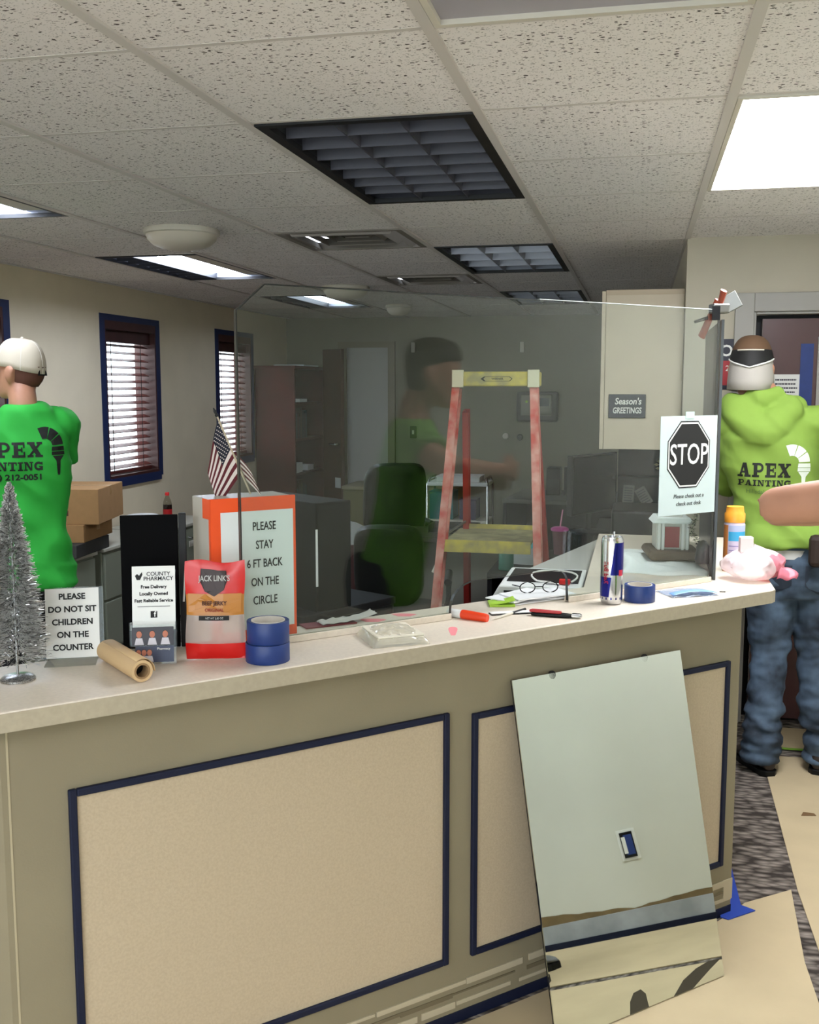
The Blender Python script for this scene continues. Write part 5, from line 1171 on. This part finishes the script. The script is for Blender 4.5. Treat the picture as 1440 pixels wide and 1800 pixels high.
def brush_logo(b, x, z, h, m=0):
    """arched paint brush: bristle arc, ferrule bars, thin handle"""
    R0, R1 = h*.42, h*.16
    cx, cz = x-h*.10, z+h*.52
    for a0, a1 in ((.05, .62), (.68, 1.25), (1.31, 1.95)):
        for p in _ring(cx, cz, R0, R1, a0, a1, 5, 1.05): b.bm.faces.new([b.bm.verts.new((q[0], 0, q[1])) for q in p]).material_index = m
    for z0, z1, w0, w1 in ((.40, .50, .15, .14), (.30, .385, .15, .15), (.16, .285, .045, .13), (-.12, .17, .032, .05), (-.17, -.11, .022, .032)):
        xc = x+h*.19
        b.bm.faces.new([b.bm.verts.new((xc+q[0]*h, 0, z+q[1]*h)) for q in ((-w0, z0), (w0, z0), (w1, z1), (-w1, z1))]).material_index = m
def print_on(b, garment, name, mm, sub=3, off=.0016):
    """wrap flat lettering (x, z) on the back (-y side) of a garment"""
    bmesh.ops.subdivide_edges(b.bm, edges=b.bm.edges, cuts=sub, use_grid_fill=True)
    bmesh.ops.triangulate(b.bm, faces=b.bm.faces)
    bv = BVHTree.FromPolygons([v.co for v in garment.data.vertices], [p.vertices for p in garment.data.polygons])
    for v in b.bm.verts:
        h = bv.ray_cast(Vector((v.co.x, -2, v.co.z)), Vector((0, 1, 0)))
        v.co.y = (h[0].y if h[0] else 0)-off
    return b.build(name, mm, garment)
def text_into(b, s, size, x, z, bold=0, sx=1, align='LEFT', m=0):
    o = text(s, size, M_ink, None, (0, 0, 0), bold=bold, sx=sx, align=align, ext=0); me = o.data
    me.transform(Matrix.Translation((x, 0, z)) @ Matrix.Rotation(PI/2, 4, 'X')); n0 = len(b.bm.faces); b.bm.from_mesh(me)
    b.bm.faces.ensure_lookup_table()
    for f in b.bm.faces[n0:]: f.material_index = m
    D.objects.remove(o); D.meshes.remove(me)
def cap(HM, body, mm, brim_mm, back=False, name='cap', rim=.018, big=1.0, seams=True):
    b = MB(); n = 26; rings = []
    for k in range(9):
        t = k/8; z = rim+(.136-rim)*math.sin(t*PI/2); r = math.cos(t*PI/2*.985)**.62*big
        rings.append([Vector((.0845*r*math.cos(2*PI*q/n), -.004+.108*r*math.sin(2*PI*q/n), z-.018*(1-t)*max(0, -math.sin(2*PI*q/n)))) for q in range(n)])
    b.loft(rings, cap=False); b.lathe([(.007, .135), (.006, .141), (.001, .143)], 10, (0, -.004, 0)); b.bm.transform(HM)
    c = b.build(name, mm, body, smooth=70, solid=.003)
    b = MB()
    for k in range(6 if seams else 0):
        a = k*PI/3+PI/6; b.tube([HM @ Vector((.0855*big*math.cos(t*PI/2*.985)**.62*math.cos(a), -.004+.109*big*math.cos(t*PI/2*.985)**.62*math.sin(a), rim+(.1365-rim)*math.sin(t*PI/2)-.018*(1-t)*max(0, -math.sin(a)))) for t in [q/8 for q in range(8)]], .0012, 5)
    if seams: b.build('seam', M_offw, c)
    else: b.bm.free()
    s = -1 if back else 1
    b = MB(); b.grid(lambda u, v: HM @ Vector(((u-.5)*.15*(1-.25*v*v), s*(.094*math.sqrt(max(0, 1-((u-.5)*1.72)**2))-.006+.068*v*math.sqrt(max(0, 1-((u-.5)*1.9)**2))), .016-.020*(2*u-1)**2-.012*v)), 14, 6)
    b.build('brim', brim_mm, c, smooth=70, solid=.0035)
    return c
# --- man in the green T-shirt, left
hd = R(-36)
J = dict(shift=(0, 0, 0), head=(-.005, .035, 1.665), yaw=.85, tilt=.10, zs=1.0,
         shL=(-.175, .0, 1.435), shR=(.142, .05, 1.435), elL=(-.235, .16, 1.21), elR=(.150, .22, 1.215), wrL=(-.02, .27, 1.26), wrR=(-.02, .24, 1.16),
         knL=(-.10, .015, .48), knR=(.10, .015, .48), anL=(-.105, -.01, .085), anR=(.105, -.01, .085), pnL=(0, -1, 0), pnR=(0, -1, .3), hd=(0, -.05, 0))
M_tee = mat('tee_green', '#27a836', .8, var=.06, vscale=6, bump=.05, bscale=300)
p1, HM, T = person('man in bright green T-shirt and cream cap seen from behind at the left', (-2.495, 3.86, 0), hd, J)
tee = shirt(J, p1, T, M_tee, 'tee_shirt', .775, .62, 1.0, .012, 2, hemr=(.192, .150), neck=.045)
b = MB(); xr = .066; h = .062
slab_word(b, 'APEX', xr-word_len('APEX', h, .90), 1.318, h, .90); hh = .036
slab_word(b, 'PAINTING', xr-.004-word_len('PAINTING', hh, .92), 1.264, hh, .92)
text_into(b, ') 212-0051', .033, xr-.008, 1.236, .035, 1.15, 'RIGHT')
brush_logo(b, xr+.022, 1.272, .175)
print_on(b, tee, 'lettering', mat('print_black', '#11150f', .7))
pants(J, p1, mat('pants_black', '#17181a', .8), 1.0, .90, .003, seed=1, name='trousers'); shoes(J, p1, M_dark, M_black)
c = cap(HM, p1, mat('cap_cream', '#c2b69f', .85, bump=.1, bscale=300), mat('cap_grey', '#8b97a3', .8))
b = MB().prism([(.030*math.cos(a), .0+.028*math.sin(a)) for a in [PI*q/12 for q in range(13)]], 'y', -.1, -.096)
for v in b.bm.verts:
    v.co = HM @ Vector((v.co.x, -.1125+.30*v.co.x*v.co.x*4+.22*max(0, v.co.z)*.45, v.co.z-.006))
b.build('cap_opening', M_ink, c)
b = MB()
h_ = [ell((0, -.012, z), rx, ry, 20) for z, rx, ry in ((-.055, .058, .070), (-.03, .068, .088), (.0, .0755, .0985), (.03, .077, .1005))]
b.loft(h_); b.bm.transform(HM)
for v in list(b.bm.verts):
    q = HM.inverted() @ v.co
    if q.y > .015: v.co = HM @ Vector((q.x*.9, .015, q.z))
b.build('hair', mat('hair_short', '#5b3526', .8), p1, smooth=60)
# --- man in the lime hoodie, right
hd = R(3)
J = dict(shift=(-.12, .02, 0), head=(-.200, .05, 1.672), yaw=-.10, tilt=-.12, zs=1.02,
         shL=(-.265, .03, 1.425), shR=(.10, .03, 1.425), elL=(-.290, .17, 1.20), elR=(.165, .19, 1.20), wrL=(-.17, .33, 1.42), wrR=(.02, .36, 1.42),
         knL=(-.085, .0, .49), knR=(.100, .03, .49), anL=(-.105, -.09, .085), anR=(.135, -.02, .085), fdL=(-.45, 1, 0), fdR=(.25, 1, 0), pnL=(0, -1, 0), pnR=(0, -1, 0), hd=(0, 0, .15))
M_lime = mat('hoodie_lime', '#7d9c3e', .85, var=.06, vscale=6, bump=.05, bscale=300)
p2, HM, T = person('man in lime green hoodie, blue jeans and gray cap facing the dark door', (.645, 4.50, 0), hd, J)
def hood(b):
    c = Vector((-.150, -.062, 1.478))
    limb(b, [c+Vector((-.135, .075, .055)), c+Vector((-.095, .0, .035)), c+Vector((.0, -.035, -.055)), c+Vector((.095, .0, .035)), c+Vector((.125, .075, .060))], [(.034, .050), (.040, .060), (.045, .068), (.040, .060), (.032, .048)], (0, 1, 0), 5)
    limb(b, [c+Vector((-.07, .03, .10)), c+Vector((0, .0, .075)), c+Vector((.07, .03, .10))], [.034, .040, .034])
hoodie = shirt(J, p2, T, M_lime, 'hoodie', .935, 2, 1.10, .011, 8, hood, hemr=(.182, .146), top=1.49)
b = MB(); h = .058; xl = -.243
slab_word(b, 'APEX', xl, 1.238, h, .80, 0); slab_word(b, 'PAINTING', xl+.003, 1.202, .025, .99, 0)
text_into(b, 'Hillsdale, MI', .024, xl+.035, 1.178, 0, 1.0, 'LEFT', 1); brush_logo(b, xl+.222, 1.215, .165, 2)
print_on(b, hoodie, 'lettering', [mat('print_black', ''), mat('print_grey', '#55703a', .7), mat('print_white', '#d7dfd2', .7)])
def denim(nt, vec, b):
    n = nt.nodes.new('ShaderNodeTexNoise'); n.inputs['Scale'].default_value = 7; n.inputs['Detail'].default_value = 6; nt.links.new(vec, n.inputs['Vector'])
    r = nt.nodes.new('ShaderNodeValToRGB'); r.color_ramp.elements[0].color = hexc('#151c27'); r.color_ramp.elements[1].color = hexc('#5a6f86'); r.color_ramp.elements[0].position = .35; r.color_ramp.elements[1].position = .72
    nt.links.new(n.outputs['Fac'], r.inputs[0]); nt.links.new(r.outputs[0], b.inputs['Base Color'])
jn = pants(J, p2, ramped('denim', denim, .85), 1.0, 1.08, .011, seed=4, sh=(-.03, .01, 0))
b = MB()
for x0 in (-.135, .03): 
    b.bm.faces.new([b.bm.verts.new((x0+x, 0, z)) for x, z in ((0, .885), (.115, .885), (.115, .80), (.057, .765), (0, .80))])
print_on(b, jn, 'back_pocket', mat('denim_dark', '#27313f', .85), 3, .002)
b = MB().loft([ell((-.040, .012, z), .186, .146, 24) for z in (.908, .945)]); b.build('undershirt', mat('tee_white', '#c9c9c6', .8), p2, smooth=60)
shoes(J, p2, mat('boot_brown', '#241a16', .5), M_black, 'boot', .13)
b = MB().box((.062, -.18, .955), (.055, .05, .13)); b.build('tool_pouch', mat('pouch_brown', '#2a1b12', .7), p2, bevel=.02)
c = cap(HM, p2, mat('cap_grey_light', '#a8a39b', .85, bump=.1, bscale=300), mat('cap_brown', '#5f4630', .8), rim=-.080, big=1.10, seams=False)
# dark panel with pale piping across the upper back of the cap, brown crown above it
def capsurf(a, t, off=.0018):
    r = math.cos(t*PI/2*.985)**.62*1.10; return HM @ Vector(((.0845+off)*r*math.cos(a), -.004+(.108+off)*r*math.sin(a), -.080+(.216+off)*math.sin(t*PI/2)-.018*(1-t)*max(0, -math.sin(a))))
lowt = lambda s: .38-.12*(1-abs(2*s-1))
MB().grid(lambda s, t: capsurf(-PI+.12+(PI-.24)*s, lowt(s)+(.53-lowt(s))*t, .005), 20, 8).build('dark_panel', M_ink, c, smooth=60)
MB().grid(lambda s, t: capsurf(-PI+.02+(PI-.04)*s, .515+.48*t, .006), 20, 6).build('brown_crown', mat('cap_brown', ''), c, smooth=60)
MB().grid(lambda s, t: capsurf(PI*s, .40+.595*t, .006), 24, 8).build('brown_crown', mat('cap_brown', ''), c, smooth=60)
for o_ in (0,): MB().tube([capsurf(-PI+.10+(PI-.2)*s, lowt(s), .006) for s in [q/24 for q in range(25)]], .0032, 6).build('piping', M_white, c, smooth=60)
MB().tube([capsurf(-PI+.9+(PI-1.8)*s, .50, .007) for s in [q/12 for q in range(13)]], .003, 5).build('strap', M_offw, c)
b = MB().loft([ell((0, -.012, z), rx, ry, 20) for z, rx, ry in ((-.085, .050, .060), (-.055, .063, .080), (-.03, .069, .089), (.0, .0755, .0985))]); b.bm.transform(HM)
for v in list(b.bm.verts):
    q = HM.inverted() @ v.co
    if q.y > .01: v.co = HM @ Vector((q.x*.9, .01, q.z))
b.build('hair', mat('hair_dark', '#1d1512', .8), p2, smooth=60)
# --- person at the right whose raised forearm enters the picture and who is mirrored in the glass
hd = R(8); base = Vector((.725, 2.06, 0))
def loc3(w): # world -> local of this person
    d = Vector(w)-base; return Vector((d.x*math.cos(hd)-d.y*math.sin(hd), d.x*math.sin(hd)+d.y*math.cos(hd), w[2]))
J = dict(shift=(0, .13, 0), head=(.0, .20, 1.645), yaw=0, tilt=-.05, zs=1.0,
         shL=(-.18, .14, 1.40), shR=(.18, .13, 1.40), elL=tuple(loc3((.295, 2.42, 1.335))), elR=(.25, .26, 1.20), wrL=tuple(loc3((.54, 2.54, 1.315))), wrR=(.02, .42, 1.25),
         knL=(-.095, .01, .48), knR=(.095, .01, .48), anL=(-.07, -.06, .085), anR=(.10, -.03, .085), pnL=(0, -1, 0), pnR=(0, -1, 0))
p3, HM, T = person('bare forearm of a person standing outside the right edge, mirrored in the glass', tuple(base), hd, J, mat('skin_tan', '#c08c72', .5, var=.06, vscale=20))
shirt(J, p3, T, mat('tee_lime2', '#76b040', .85), 'tee_shirt', .80, .10, 1.0, .004, 5, hemr=(.172, .126))
pants(J, p3, mat('pants_grey', '#3a3b3d', .8), 1.0, 1.0, .004, seed=7, name='trousers'); shoes(J, p3, mat('shoe_grey', '#6f7072', .6), M_black)
b = MB().loft([ell((0, yc, z), rx, ry, 22) for z, rx, ry, yc in ((-.06, .052, .060, -.03), (-.03, .073, .080, -.02), (.02, .0805, .096, -.010), (.06, .084, .108, -.004), (.095, .078, .103, -.004), (.122, .055, .075, -.004), (.136, .02, .03, -.004))]); b.bm.transform(HM)
for v in list(b.bm.verts):
    q = HM.inverted() @ v.co
    if q.z < .055 and q.y > .012: v.co = HM @ Vector((q.x*.88, .012, q.z))
b.build('hair', mat('hair_brown', '#2b1c15', .7), p3, smooth=60)
